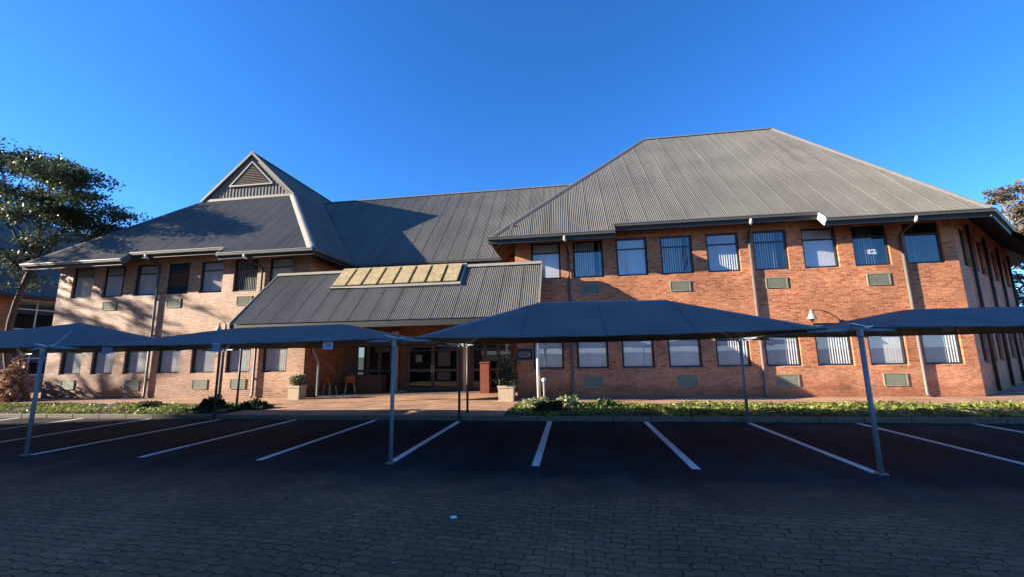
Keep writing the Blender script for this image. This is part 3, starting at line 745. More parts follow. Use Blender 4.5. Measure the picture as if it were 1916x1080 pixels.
downpipe([(-11.40, 16.95, 3.5), (-11.40, 16.95, 2.3), (-11.36, 16.9, 2.05), (-11.02, 16.75, 1.62), (-10.96, 16.7, 1.45), (-10.96, 16.7, .2), (-10.9, 16.7, .14)], .055, 'cream')

# ------------------------------------------------------------------ entrance porch
PX0, PX1, PYR, PZR, PYE, PZE = -12.5, -1.05, 15.85, 5.40, 13.5, 3.05
roof_sheet('porch_roof', [[(PX0, PYE, PZE), (PX1, PYE, PZE), (PX1, PYR, PZR), (PX0, PYR, PZR)]], ((PX0, PYE, PZE), (PX1, PYE, PZE)), B, MAT['roof'], phase=.03)
mb = MB(); mb.poly([(PX0, PYR, PZR), (-11.5, PYR, PZR), (-11.5, 16.48, PZR-.3), (PX0, 16.48, PZR-.3)]); mb.poly([(-11.5, PYR, PZR), (-2.2, PYR, PZR), (-2.2, 19.6, PZR-.8), (-11.5, 19.6, PZR-.8)]); mb.poly([(-2.2, PYR, PZR), (PX1, PYR, PZR), (PX1, 16.48, PZR-.3), (-2.2, 16.48, PZR-.3)])
mb.build('porch_rear_roof', MAT['roof'], B)
cap((PX0-.02, PYR, PZR), (PX1+.02, PYR, PZR), .16, .05, 'porch_ridge_cap')
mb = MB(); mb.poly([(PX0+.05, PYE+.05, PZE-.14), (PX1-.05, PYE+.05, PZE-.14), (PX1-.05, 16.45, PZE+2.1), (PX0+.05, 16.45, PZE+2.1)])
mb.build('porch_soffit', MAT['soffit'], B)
mb = MB(); mb.box((PX0, PYE+.02, PZE-.22), (PX1, PYE+.06, PZE-.01)); mb.build('porch_fascia', MAT['fascia'], B)
for x, nm in ((PX0-.03, 'porch_barge_board'), (PX1, 'porch_barge_board')):
    mb = MB(); f = [(x, PYE-.02, PZE+.07), (x, PYR, PZR+.07), (x, PYR, PZR-.14), (x, PYE-.02, PZE-.16)]; k = [(x+.03, *p[1:]) for p in f]
    mb.poly(f); mb.poly(k[::-1])
    for i in range(4): mb.poly([f[i], f[(i+1) % 4], k[(i+1) % 4], k[i]])
    mb.build(nm, MAT['cap'], B)
# skylight along the ridge
mb = MB(); SX0, SX1, SY0, SY1 = -9.40, -4.15, 14.98, 15.86
pz = lambda y: PZR - (PYR-y)
up_ = .13
fr = MB()
def slab(mb, x0, x1, ya, yb, h0, h1):
    n = Vector((0, -q, q)); 
    def pt(x, y, h): return Vector((x, y, pz(y))) + n*h
    c = [pt(x0, ya, h0), pt(x1, ya, h0), pt(x1, yb, h0), pt(x0, yb, h0), pt(x0, ya, h1), pt(x1, ya, h1), pt(x1, yb, h1), pt(x0, yb, h1)]
    for f in ((0,1,5,4),(1,2,6,5),(2,3,7,6),(3,0,4,7),(4,5,6,7),(3,2,1,0)): mb.poly([c[i] for i in f])
slab(fr, SX0-.06, SX1+.06, SY0-.10, SY0, .0, .11); slab(fr, SX0-.06, SX1+.06, SY1, SY1+.05, .0, .11)
slab(fr, SX0-.06, SX0, SY0, SY1, 0, .10); slab(fr, SX1, SX1+.06, SY0, SY1, 0, .10)
sk = fr.build('skylight', MAT['cap'], B)
npan = 8; pw = (SX1-SX0)/npan
for i in range(npan):
    mb = MB(); slab(mb, SX0+i*pw+.02, SX0+(i+1)*pw-.10, SY0+.01, SY1-.01, .05, .17); mb.build('pane', MAT['skylight'], sk)
    mb = MB(); slab(mb, SX0+(i+1)*pw-.095, SX0+(i+1)*pw+.015, SY0+.005, SY1-.005, .02, .08); mb.build('glazing_bar', MAT['fascia'], sk)
# columns and entrance details
def column(x, y, r, h, mat):
    mb = MB(); mb.lathe((x, y, .1), [(r*1.35, 0), (r*1.35, .06), (r, .08), (r, h-.1), (r*1.25, h-.06), (r*1.25, h)], 18); return mb.build('porch_column', MAT[mat], B)
mb = MB(); mb.box((-8.70, 19.1, .1), (-8.42, 19.3, 3.0)); mb.box((-8.75, 19.06, .1), (-7.95, 19.34, .16)); mb.build('porch_column', MAT['cream'], B, bevel=.01)
column(-5.05, 19.2, .12, 3.3, 'cream')
MB().tube([(-1.19, 14.5, .1), (-1.19, 14.5, 3.7)], .06, 12).build('porch_post', MAT['white'], B, smooth=True)
mb = MB(); mb.tube([(-2.7, 17.2, .1), (-2.7, 17.2, 4.2)], .045, 10); mb.build('downpipe', MAT['cream'], B, smooth=True)
# doors: frame, leaves with panes and handle
def glazed(x0, x1, z1, leaves, rail=True, name='door'):
    mb = MB(); y = 19.66
    mb.box((x0, y, .1), (x0+.07, y+.07, z1)); mb.box((x1-.07, y, .1), (x1, y+.07, z1)); mb.box((x0+.07, y, z1-.09), (x1-.07, y+.07, z1))
    wdt = (x1-x0-.14)/leaves
    for i in range(leaves):
        a_ = x0+.07+i*wdt; b2 = a_+wdt
        for p in ((a_+.005, a_+.085), (b2-.085, b2-.005)): mb.box((p[0], y+.012, .12), (p[1], y+.06, z1-.09))
        for z in ((.12, .28), (1.02, 1.14), (z1-.19, z1-.10)): mb.box((a_+.085, y+.013, z[0]), (b2-.085, y+.058, z[1]))
    d = mb.build(name, MAT['entry_frame'], B)
    mb = MB(); mb.poly([(x0+.07, y+.035, .12), (x1-.07, y+.035, .12), (x1-.07, y+.035, z1-.1), (x0+.07, y+.035, z1-.1)]); mb.build('pane', MAT['glass_dark'], d)
    if name == 'door':
        for i in range(leaves):
            xx = x0+.07+wdt*(i+1) - (.05 if i == 0 else wdt-.05)
            MB().tube([(xx, y-.05, .95), (xx, y-.05, 1.35)], .016, 8).build('handle', MAT['steel_bright'], d)
    return d
MAT['entry_frame'] = plain('bronze_door_frame', (.12, .10, .085), .45, .15, 5)
glazed(-8.15, -5.45, 2.40, 2)
glazed(-10.9, -8.9, 2.45, 3, name='entrance_window'); glazed(-4.9, -2.8, 2.45, 3, name='entrance_window')
mb = MB(); mb.box((-6.52, 19.50, .62), (-5.85, 19.515, 1.0)); mb.box((-6.5, 19.5, 1.28), (-5.86, 19.515, 1.98)); mb.build('poster', MAT['interior'], B)
mb = MB(); mb.box((-7.62, 19.5, 1.5), (-7.3, 19.512, 1.85)); mb.build('poster', MAT['greyprint'], B)
mb = MB(); mb.box((-4.12, 18.3, .1), (-3.72, 18.72, 1.42)); mb.box((-4.15, 18.27, 1.42), (-3.69, 18.75, 1.47)); mb.build('brick_pier', plain('red_painted_brick', (.20, .055, .032), .8, .2, 6), B)
mb = MB(); mb.box((-10.3, 18.6, .1), (-8.95, 19.2, .85)); mb.box((-10.35, 18.55, .85), (-8.9, 19.25, .92)); mb.build('reception_counter', plain('brown_counter', (.13, .06, .035), .5, .2, 6), B)
# porch slab nosing
mb = MB(); e0, e1 = Vector((-10.9, 16.72, 0)), Vector((-4.15, 18.45, 0)); dn = (e1-e0).normalized(); nn2 = Vector((-dn.y, dn.x, 0))
pts = [e0, e1, e1+nn2*.16, e0+nn2*.16]
mb.poly([p+Vector((0,0,.17)) for p in pts])
for i in range(4):
    a_, b2 = pts[i], pts[(i+1) % 4]; mb.poly([a_+Vector((0,0,.09)), b2+Vector((0,0,.09)), b2+Vector((0,0,.17)), a_+Vector((0,0,.17))])
mb.build('step_nosing', MAT['cream'], B)

# ------------------------------------------------------------------ shade sails over the bays
PY0, PY1 = 7.02, 11.40
def sail(name, label, x0, x1, rx0, rx1, zr0, zr1, zedge=2.12):
    root = thing(name, label, 'shade sail', ((x0+x1)/2, (PY0+PY1)/2, 0), 0, 'shade sails over the parking bays')
    cx, cy = root.location.x, root.location.y
    ns, nt_ = 60, 36; yr = 9.2; mb = MB(); idx = {}
    def pt(s, t):
        # outline bows inwards between the posts and is cut back near them
        L = x1-x0
        cut = .34
        xa = x0 + .16*4*t*(1-t) + cut*max(0, 1-min(t, 1-t)*(PY1-PY0)/.75)**1.3
        xb = x1 - .16*4*t*(1-t) - cut*max(0, 1-min(t, 1-t)*(PY1-PY0)/.75)**1.3
        ya = PY0 + .20*4*s*(1-s) + .10*max(0, 1-min(s, 1-s)*L/.8)
        yb = PY1 - .20*4*s*(1-s) - .10*max(0, 1-min(s, 1-s)*L/.8)
        x = xa + (xb-xa)*s; y = ya + (yb-ya)*t
        # height
        gx0 = (x-xa)/(rx0-xa) if x < rx0 else 1; gx1 = (xb-x)/(xb-rx1) if x > rx1 else 1
        gy = (y-ya)/(yr-ya) if y < yr else (yb-y)/(yb-yr)
        g = max(0., min(gx0, gx1, gy))
        soft = 12.
        g = -math.log(math.exp(-soft*max(gx0, 0))+math.exp(-soft*max(gx1, 0))+math.exp(-soft*max(gy, 0)))/soft if g > .02 else g
        g = max(0, min(1, g+.0))
        zr = zr0 + (zr1-zr0)*min(1, max(0, (x-rx0)/max(rx1-rx0, .01)))
        ze = zedge - .03*(4*s*(1-s)) * (1-g)
        return (x-cx, y-cy, ze + (zr-ze)*(g**1.12) + (.004*math.sin(x*5.3+1.2*y) + .003*math.sin(x*11.7-y*2))*(1-g)*min(1, s*8, (1-s)*8))
    for i in range(ns+1):
        for j in range(nt_+1):
            idx[i, j] = len(mb.v); mb.v.append(pt(i/ns, j/nt_))
    for i in range(ns):
        for j in range(nt_):
            mb.f.append((idx[i, j], idx[i+1, j], idx[i+1, j+1], idx[i, j+1])); mb.uv.append(None); mb.mi.append(0)
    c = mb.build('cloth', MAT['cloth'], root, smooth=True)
        # hem rope all round
    edge = [pt(i/ns, 0) for i in range(ns+1)] + [pt(1, j/nt_) for j in range(1, nt_+1)] + [pt(i/ns, 1) for i in range(ns-1, -1, -1)] + [pt(0, j/nt_) for j in range(nt_-1, 0, -1)]
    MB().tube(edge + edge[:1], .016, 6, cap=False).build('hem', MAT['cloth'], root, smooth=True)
    # frame: perimeter beam ends at the posts, hips and ridge under the cloth
    zb = zedge-.05
    for (px, py, sx, sy) in ((x0, PY0, 1, 1), (x1, PY0, -1, 1), (x0, PY1, 1, -1), (x1, PY1, -1, -1)):
        MB().tube([(px+.05*sx-cx, py-cy, zb), (px+.62*sx-cx, py+.13*sy-cy, zb-.0)], .024, 8).build('corner_strap', MAT['steel'], root, smooth=True)
        MB().tube([(px+.04*sx-cx, py+.04*sy-cy, zb+.02), (px+.26*sx-cx, py+.50*sy-cy, zb+.03)], .020, 8).build('corner_strap', MAT['steel'], root, smooth=True)
    mb = MB()
    for (px, py, rx, zr) in ((x0+.1, PY0+.1, rx0, zr0), (x1-.1, PY0+.1, rx1, zr1), (x0+.1, PY1-.1, rx0, zr0), (x1-.1, PY1-.1, rx1, zr1)):
        mb.tube([(px-cx, py-cy, zedge-.08), (rx-cx, yr-cy, zr-.12)], .03, 8)
    mb.tube([(rx0-cx, yr-cy, zr0-.1), (rx1-cx, yr-cy, zr1-.1)], .03, 8)
    mb.build('ridge_frame', MAT['steel'], root, smooth=True)
    return root
pxs = [-18.15, -10.69, -3.14, 4.34, 11.8]
sail('shade_sail', 'navy shade sail at the far left, cut by the frame, before the dark tree trunk', pxs[0], pxs[1], -15.6, -13.0, 2.72, 2.90)
sail('shade_sail', 'navy shade sail hung with blue number plates, below the porch roof', pxs[1], pxs[2], -8.2, -5.5, 2.62, 2.64)
sail('shade_sail', 'tallest navy shade sail, rising to a broad peak in the middle of the photo', pxs[2], pxs[3], -.75, 2.1, 3.02, 2.98)
sail('shade_sail', 'flat navy shade sail at the far right, before the building corner', pxs[3], pxs[4], 6.75, 9.4, 2.60, 2.60)

def post(loc, label, lean=(0, 0), mat='steel', h=2.12, r=.035, bright=True):
    t = thing('sail_post', label, 'post', loc, 0, 'steel posts carrying the shade sails')
    MB().tube([(0, 0, 0), (lean[0], lean[1], h-.1)], r, 14).build('shaft', MAT[mat], t, smooth=True)
    mb = MB(); mb.tube([(lean[0], lean[1], h-.14), (lean[0], lean[1], h-.03)], r*1.25, 12); mb.box((lean[0]-.11, lean[1]-.05, h-.03), (lean[0]+.11, lean[1]+.05, h-.012))
    mb.build('collar', MAT['steel'], t)
    mb = MB()
    Mx = Matrix.Translation((lean[0]-.04, lean[1]-.02, h+.015)) @ Matrix.Rotation(R(14), 4, 'Y') @ Matrix.Rotation(R(-8), 4, 'X')
    mb.box((-.11, -.05, 0), (.10, .05, .016), Mx)
    if bright:
        Mx = Matrix.Translation((lean[0]+.07, lean[1]+.02, h-.02)) @ Matrix.Rotation(R(-10), 4, 'Y')
        mb.box((-.09, -.035, 0), (.12, .035, .016), Mx)
    mb.build('cap_plate', MAT['steel_bright'], t)
    mb = MB(); mb.box((-.065, -.065, 0), (.065, .065, .010))
    for bx in (-.05, .05):
        for by in (-.05, .05): mb.tube([(bx, by, .010), (bx, by, .022)], .008, 6)
    mb.build('base_plate', MAT[mat], t)
    return t
post((-10.70, 6.98, 0), 'leftmost front steel post, standing on the bays at the left of the photo', (0, .0))
post((-3.14, 6.98, 0), 'front steel post at the end of a bay line, before the entrance doors')
post((4.36, 6.96, 0), 'rightmost front steel post, leaning look at the end of a bay line')
post((-3.15, 11.36, 0), 'rear post at the kerb before the entrance, nearer of the pair', (0, 0), 'post_brown')
post((-3.12, 12.15, .1), 'rear post before the entrance, farther of the pair on the paving', (0, 0), 'post_brown', 2.06)
post((-10.82, 11.40, 0), 'rear brown post by the small dark bush, nearer of the pair', (.0, 0), 'post_brown')
post((-11.05, 12.5, .09), 'rear post behind the small dark bush, farther of the pair', (.0, 0), 'post_brown', 2.10)
post((4.30, 11.36, 0), 'rear post standing alone at the kerb before the right brick wing', (0, 0), 'steel')

# bay number plates hanging from the sail hem
def text_mesh(name, s, size, mat, parent, loc, rot=(R(90), 0, 0), ext=.001):
    cu = bpy.data.curves.new(name, 'FONT'); cu.body = s; cu.size = size; cu.extrude = ext; cu.align_x = 'CENTER'; cu.align_y = 'CENTER'
    tmp = bpy.data.objects.new(name, cu); COL.objects.link(tmp)
    dg = bpy.context.evaluated_depsgraph_get(); me = bpy.data.meshes.new_from_object(tmp.evaluated_get(dg))
    bpy.data.objects.remove(tmp); me.materials.clear(); me.materials.append(mat)
    o = bpy.data.objects.new(name, me); COL.objects.link(o); o.parent = parent; o.location = loc; o.rotation_euler = rot
    return o
def plate(x, txt, label, rz, tilt, mat, z=2.035):
    t = thing('bay_number_sign', label, 'sign', (x, 7.17, z), rz, 'blue bay number plates on the shade sails'); t.rotation_euler = (0, tilt, rz)
    mb = MB(); mb.box((-.10, -.006, -.09), (.10, .006, .09)); mb.build('plate', MAT[mat], t, bevel=.003)
    mb = MB(); mb.box((-.09, -.009, .055), (.09, -.0065, .078)); mb.build('stripe', MAT['paper'] if mat == 'plate' else MAT['plate'], t)
    if txt: text_mesh('lettering', txt, .12, MAT['navy_ink'], t, (0, -.008, -.015))
    MB().tube([(-.06, 0, .085), (-.06, -.005, .13)], .004, 5).tube([(.06, 0, .085), (.06, -.005, .13)], .004, 5).build('tie', MAT['steel'], t)
plate(-4.53, '24', 'pale blue number plate hanging from the sail before the white drainpipe', 0, R(3), 'plate')
plate(-6.90, '', 'darker blue number plate hanging near the pair of rear posts', R(-6), R(2), 'plate_dark')
plate(-9.40, '', 'tilted dark blue number plate, leftmost, before the left brick wing', R(14), R(-9), 'plate_dark')

# ------------------------------------------------------------------ lamps
def lamp(loc, label, wall=False):
    t = thing('swan_neck_lamp', label, 'lamp', loc)
    if wall:
        pts = [(0, 0, 0), (-.15, -.06, .17), (-.45, -.16, .36), (-.75, -.25, .46), (-1.02, -.32, .48), (-1.16, -.35, .44)]
        MB().tube(pts, .018, 8).build('arm', MAT['fascia'], t, smooth=True)
        MB().box((-.07, .0, -.12), (.07, .045, .12)).build('wall_plate', MAT['fascia'], t)
        hx, hy, hz = -1.16, -.35, .44; sc_ = .85
    else:
        pts = [(0, 0, 0), (0, 0, 2.85), (-.01, 0, 3.02), (-.08, 0, 3.13), (-.19, 0, 3.14), (-.27, 0, 3.07), (-.29, 0, 3.0)]
        MB().tube(pts, [.05, .045, .022, .02, .02, .02, .02], 10).build('pole', MAT['pipe'], t, smooth=True)
        hx, hy, hz = -.29, 0, 3.0; sc_ = .75
    mb = MB(); mb.lathe((hx, hy, hz-.34*sc_), [(.0, .40*sc_), (.035*sc_, .40*sc_), (.05*sc_, .33*sc_), (.06*sc_, .28*sc_), (.10*sc_, .20*sc_), (.15*sc_, .06*sc_), (.19*sc_, .0), (.185*sc_, -.012), (.10*sc_, .12*sc_)], 18)
    mb.build('lamp_shade', MAT['copper'], t, smooth=True)
    mb = MB(); mb.lathe((hx, hy, hz-.34*sc_-.05), [(0, -.06), (.05*sc_, -.05), (.075*sc_, 0), (.06*sc_, .06), (.04*sc_, .10)], 12); mb.build('bulb', MAT['fascia'] if wall else MAT['white'], t, smooth=True)
lamp((9.75, 16.43, 2.72), 'verdigris swan neck lamp on a long arm before the right brick wing', True)
lamp((-12.9, 13.75, .08), 'small hooked lamp on a slim pole before the left brick wing')

# wall sign by the entrance
t = thing('wall_sign', 'black rectangular sign with a grey oval, on brick beside the entrance', 'sign', (-1.89, 16.47, 1.78))
MB().box((-.31, -.012, -.20), (.31, .02, .20)).build('board', MAT['black'], t)
mb = MB(); el = [(.255*math.copysign(abs(math.cos(a))**.7, math.cos(a)), -.016, .125*math.copysign(abs(math.sin(a))**.7, math.sin(a))) for a in [2*math.pi*i/32 for i in range(32)]]
mb.poly(el); mb.build('oval', MAT['greyprint'], t)
mb = MB(); rs = random.Random(3)
for z, w_ in ((.055, .17), (.005, .20), (-.055, .15)):
    x = -w_
    while x < w_-.02:
        dx = rs.uniform(.015, .04); mb.box((x, -.0185, z-.016), (min(x+dx, w_), -.0165, z+.016)); x += dx+.010
mb.build('faint_lettering', plain('dim_print', (.12, .12, .13), .6, .1, 9), t)
MB().box((-.34, -.004, -.23), (.34, .012, .23)).build('surround', MAT['entry_frame'], t)

# ------------------------------------------------------------------ planters, chairs, bollard
def planter(x, y, w_, label):
    t = thing('planter', label, 'planter', (x, y, .1))
    mb = MB(); h = .56; a_, b2 = w_/2*.93, w_/2
    for sgn in range(4):
        Mx = Matrix.Rotation(sgn*math.pi/2, 4, 'Z')
        mb.poly([Mx @ Vector(p) for p in ((-a_, -a_, 0), (a_, -a_, 0), (b2, -b2, h), (-b2, -b2, h))])
        mb.poly([Mx @ Vector(p) for p in ((-b2*1.06, -b2*1.06, h-.08), (b2*1.06, -b2*1.06, h-.08), (b2*1.06, -b2*1.06, h), (-b2*1.06, -b2*1.06, h))])
        mb.poly([Mx @ Vector(p) for p in ((-b2*1.06, -b2*1.06, h), (b2*1.06, -b2*1.06, h), (b2*.86, -b2*.86, h), (-b2*.86, -b2*.86, h))])
        mb.poly([Mx @ Vector(p) for p in ((-b2, -b2, h-.08), (b2, -b2, h-.08), (b2*1.06, -b2*1.06, h-.08), (-b2*1.06, -b2*1.06, h-.08))])
    mb.build('box', MAT['terra'], t)
    MB().poly([(-b2*.9, -b2*.9, h-.05), (b2*.9, -b2*.9, h-.05), (b2*.9, b2*.9, h-.05), (-b2*.9, b2*.9, h-.05)]).build('soil', MAT['soil'], t)
    return t
t = planter(-11.42, 16.05, .50, 'square pale planter with a round bright green leafy plant, left of the entrance')
n = 900; d = rng.normal(size=(n, 3)); d /= np.linalg.norm(d, axis=1)[:, None]; rad = rng.uniform(.35, 1, n)[:, None]**.5
leaf_mesh('plant', d*rad*np.array([.34, .30, .25])+np.array([0, 0, .78]), .085, MAT['leaf_pale'], rng, t)
t = planter(-2.45, 15.40, .58, 'larger square pale planter with a tall strappy plant, right of the entrance')
mb = MB(); pts = []
rs = random.Random(8)
for i in range(7):
    a_ = rs.uniform(0, 6.28); bx, by = .16*math.cos(a_), .16*math.sin(a_); tx, ty, tz = bx+rs.uniform(-.35, .35), by+rs.uniform(-.3, .3), rs.uniform(.95, 1.9)
    mb.tube([(bx, by, .5), ((bx+tx)/2, (by+ty)/2, .5+tz*.4), (tx, ty, tz)], [.022, .018, .010], 6)
    for k in range(70):
        f = rs.uniform(.35, 1.0); pts.append((bx+(tx-bx)*f+rs.gauss(0, .13), by+(ty-by)*f+rs.gauss(0, .13), .5+(tz-.5)*f+rs.gauss(0, .10)))
for k in range(220): pts.append((rs.gauss(0, .22), rs.gauss(0, .2), .62+abs(rs.gauss(0, .14))))
mb.build('stem', MAT['bark_pale'], t); leaf_mesh('foliage', np.array(pts), .06, MAT['leaf'], rng, t, aspect=3.2)

def chair(loc, rz, label):
    t = thing('chair', label, 'chair', loc, rz, 'orange chairs by the entrance wall')
    mb = MB(); 
    for i in range(6):
        a_, b2 = -.21+i*.07, -.21+(i+1)*.07; za, zb = .45-.02*math.cos(a_*7), .45-.02*math.cos(b2*7)
        mb.poly([(a_, -.2, za), (b2, -.2, zb), (b2, .2, zb), (a_, .2, za)]); mb.poly([(a_, -.2, za-.02), (a_, .2, za-.02), (b2, .2, zb-.02), (b2, -.2, zb-.02)])
    mb.poly([(-.21, -.2, .43), (.21, -.2, .43), (.21, -.2, .45), (-.21, -.2, .45)])
    mb.build('seat', MAT['orange'], t, smooth=True)
    mb = MB()
    for i in range(6):
        a_, b2 = -.21+i*.07, -.21+(i+1)*.07; ya, yb = .22+.05*math.cos(a_*6.5), .22+.05*math.cos(b2*6.5)
        mb.poly([(a_, ya-.03, .52), (b2, yb-.03, .52), (b2, yb+.03, .84), (a_, ya+.03, .84)]); mb.poly([(a_, ya-.01, .52), (a_, ya+.05, .84), (b2, yb+.05, .84), (b2, yb-.01, .52)])
    mb.build('backrest', MAT['orange'], t, smooth=True)
    for sx in (-1, 1):
        MB().tube([(sx*.16, -.13, .44), (sx*.22, -.20, 0)], .013, 8).build('leg', MAT['white'], t, smooth=True)
        MB().tube([(sx*.17, .27, .80), (sx*.17, .17, .44), (sx*.22, .24, 0)], .013, 8).build('leg', MAT['white'], t, smooth=True)
chair((-10.86, 17.55, .1), R(160), 'orange moulded chair with pale legs, beside the drainpipe')
chair((-10.30, 18.25, .1), R(205), 'orange moulded chair set farther back in the porch shade')
t = thing('bollard', 'short weathered stub post with a round white cap, beside the white porch post', 'bollard', (-1.0, 14.45, .08))
MB().tube([(0, 0, 0), (.01, 0, .35), (0, .01, .78)], [.05, .046, .045], 10).build('post', MAT['bark_pale'], t, smooth=True)
MB().lathe((0, .01, .76), [(.05, 0), (.075, .03), (.08, .07), (.05, .12), (0, .135)], 14).build('cap', MAT['white'], t, smooth=True)

# scraps on the paving
rs = random.Random(2)
def scrap(x, y, s, label, mat):
    mb = MB(); n = 7; top = [(x+s*math.cos(6.28*i/n)*rs.uniform(.7, 1.1), y+s*.7*math.sin(6.28*i/n)*rs.uniform(.7, 1.1), .006+rs.uniform(0, .012)) for i in range(n)]
    mb.poly(top); mb.poly([(p[0], p[1], .003) for p in top][::-1])
    for i in range(n):
        a_, b2 = top[i], top[(i+1) % n]; mb.poly([(a_[0], a_[1], .003), (b2[0], b2[1], .003), b2, a_])
    tag(mb.build('paper_scrap', MAT[mat]), label, 'litter')
scrap(-1.39, 4.78, .045, 'white paper scrap lying on the dark pavers in the foreground', 'paper')

rs = random.Random(12); lf0 = None
for k in range(26):
    x, y = rs.uniform(-6, 7), rs.uniform(2.6, 5.4)
    if lf0 is None:
        mb = MB(); mb.poly([(-.028, 0, .006), (-.004, -.014, .004), (.026, .0, .012), (-.002, .014, .010)]); lf0 = o = mb.build('dry_leaf', plain('pale_dry_leaf', (.42, .33, .24), .8, .3, 20))
    else:
        o = lf0.copy(); COL.objects.link(o)
    sc_ = rs.uniform(.35, .95); o.scale = (sc_, sc_, sc_); o.location = (x, y, .004); o.rotation_euler.z = rs.uniform(0, 6.28)
    tag(o, 'tiny dry leaf lying on the dark foreground pavers', 'leaf', 'dry leaves scattered over the pavers')
# ------------------------------------------------------------------ shrubs
def shrub(c, r, n, mat, label, size=.09, name='shrub', stems=True):
    t = thing(name, label, 'shrub', (c[0], c[1], .08))
    d = rng.normal(size=(n, 3)); d /= np.linalg.norm(d, axis=1)[:, None]; d[:, 2] = np.abs(d[:, 2])*1.0
    rad = rng.uniform(.2, 1, n)**.45; lump = 1 + .25*np.sin(d[:, 0]*5+c[0])*np.cos(d[:, 1]*4) + .15*np.sin(d[:, 2]*9)
    P = d*(rad*lump)[:, None]*np.array(r)
    leaf_mesh('foliage', P, size, MAT[mat], rng, t)
    mb = MB()
    for i in range(5):
        a_ = i*1.26; mb.tube([(0.03*math.cos(a_), .03*math.sin(a_), 0), (r[0]*.5*math.cos(a_), r[1]*.5*math.sin(a_), r[2]*.7)], [.018, .006], 5)
    mb.build('stem', MAT['bark'], t)
shrub((-12.0, 12.6), (.45, .4, .42), 900, 'leaf_dark', 'small dark bush at the foot of the pair of rear posts')
shrub((-10.9, 13.1), (.55, .4, .26), 700, 'leaf_dark', 'low dark bush at the left edge of the entrance paving')
shrub((-1.2, 13.3), (.50, .42, .30), 600, 'leaf_pale', 'pale flowering clump at the foot of the white porch post')
shrub((-.2, 13.4), (.46, .42, .34), 600, 'leaf_pale', 'pale flowering clump right of the stub post')
shrub((.95, 13.3), (.5, .4, .26), 500, 'leaf_green', 'bright green clump in the bed before the second lower window')
shrub((-.7, 12.5), (.5, .35, .30), 700, 'leaf_dark', 'dark low clump at the kerb below the pale flowers')
shrub((-15.2, 13.2), (.5, .4, .22), 500, 'leaf_dark', 'flat dark clump in the left ground cover bed')
shrub((-24.7, 15.3), (.62, .5, 1.70), 900, 'leaf_red', 'reddish leaved shrub behind the leftmost front post', .13)
shrub((-26.2, 15.6), (1.2, .9, 1.2), 1600, 'leaf_dark', 'dark rounded shrub at the left edge under the sail', .12)

# ------------------------------------------------------------------ trees
def limb(mb, a, b, r0, r1, rs, sag=0., n=6):
    a, b = Vector(a), Vector(b); L = (b-a).length; pts = []; rr = []
    off = Vector((rs.uniform(-1, 1), rs.uniform(-1, 1), rs.uniform(-.4, .6)))*L*.10
    for i in range(n+1):
        f = i/n; pts.append(a.lerp(b, f) + off*math.sin(f*math.pi) + Vector((0, 0, sag*L*math.sin(f*math.pi)))); rr.append(r0+(r1-r0)*f)
    mb.tube(pts, rr, 7); return pts
def pad_tree(name, label, base, fork_h, pads, mat, leafsize, per, seed, bark='bark', r0=.3, flat=.25):
    rs = random.Random(seed); rg = np.random.default_rng(seed)
    t = thing(name, label, 'tree', base); b = Vector(base)
    tr = MB(); fork = Vector((rs.uniform(-.3, .1), rs.uniform(-.3, .3), fork_h))
    limb(tr, (0, 0, -.1), fork, r0*1.15, r0*.8, rs, 0, 8)
    mains = []
    cen = [Vector(p[:3])-b for p in pads]
    order = sorted(range(len(cen)), key=lambda i: rs.random())
    km = max(4, len(cen)//8)
    for i in order[:km]:
        end = fork.lerp(cen[i], .72); mains.append(limb(tr, fork, end, r0*.5, r0*.2, rs, .06))
        limb(tr, end, cen[i], r0*.2, .02, rs)
    for i in order[km:]:
        best = min((p for m_ in mains for p in m_[2:]), key=lambda p: (p-cen[i]).length)
        limb(tr, best, cen[i], r0*.16, .018, rs, .04, 4)
    P = []
    for p, c in zip(pads, cen):
        rx, ry, rz = p[3:6]; n = int(per*rx*ry*(p[6] if len(p) > 6 else 1))
        d = rg.normal(size=(n, 3)); d /= np.linalg.norm(d, axis=1)[:, None]
        rad = rg.uniform(0, 1, n)**.5
        q_ = d*rad[:, None]*np.array([rx, ry, rz]); q_[:, 2] += .25*rz - .35*rz*(q_[:, 0]**2/rx**2+q_[:, 1]**2/ry**2)
        # sub-clumps
        cl = rg.normal(size=(max(4, n//26), 3))*np.array([rx, ry, rz])*.55
        k = rg.integers(0, len(cl), n); q2 = cl[k] + rg.normal(size=(n, 3))*np.array([.20, .20, .11])
        q_ = np.where((rg.uniform(size=n) < .72)[:, None], q2, q_)
        P.append(q_ + np.array(c))
        for j in range(5):
            e = c + Vector((rs.uniform(-rx, rx)*.75, rs.uniform(-ry, ry)*.75, rs.uniform(-.1, .5)*rz)); limb(tr, c, e, .018, .006, rs, 0, 2)
    tr.build('trunk', MAT[bark], t, smooth=True)
    leaf_mesh('crown', np.concatenate(P), leafsize, MAT[mat], rg, t, flat=flat)
    return t
rs = random.Random(21); pads = []
dome = [(-40, 11.5), (-36, 13.6), (-33, 14.3), (-30.6, 14.2), (-29, 13.6), (-27.4, 12.7), (-26, 11.7), (-24.6, 10.7), (-23.2, 9.5)]
def dome_z(x):
    for (a, za), (b, zb) in zip(dome, dome[1:]):
        if a <= x <= b: return za+(zb-za)*(x-a)/(b-a)
    return dome[0][1] if x < dome[0][0] else dome[-1][1]
for i in range(92):
    x = rs.uniform(-38, -23.9); u = rs.random()
    z = dome_z(x) - .45 - (2.9 if x > -28 else 4.2)*u**1.35*min(1, (-22.2-x)/4)
    y = 17.6 + rs.uniform(-2.4, 2.4)
    pads.append((x*(.5+.5*y/18), y, z, rs.uniform(.7, 1.35), rs.uniform(.8, 1.3), rs.uniform(.22, .38)))
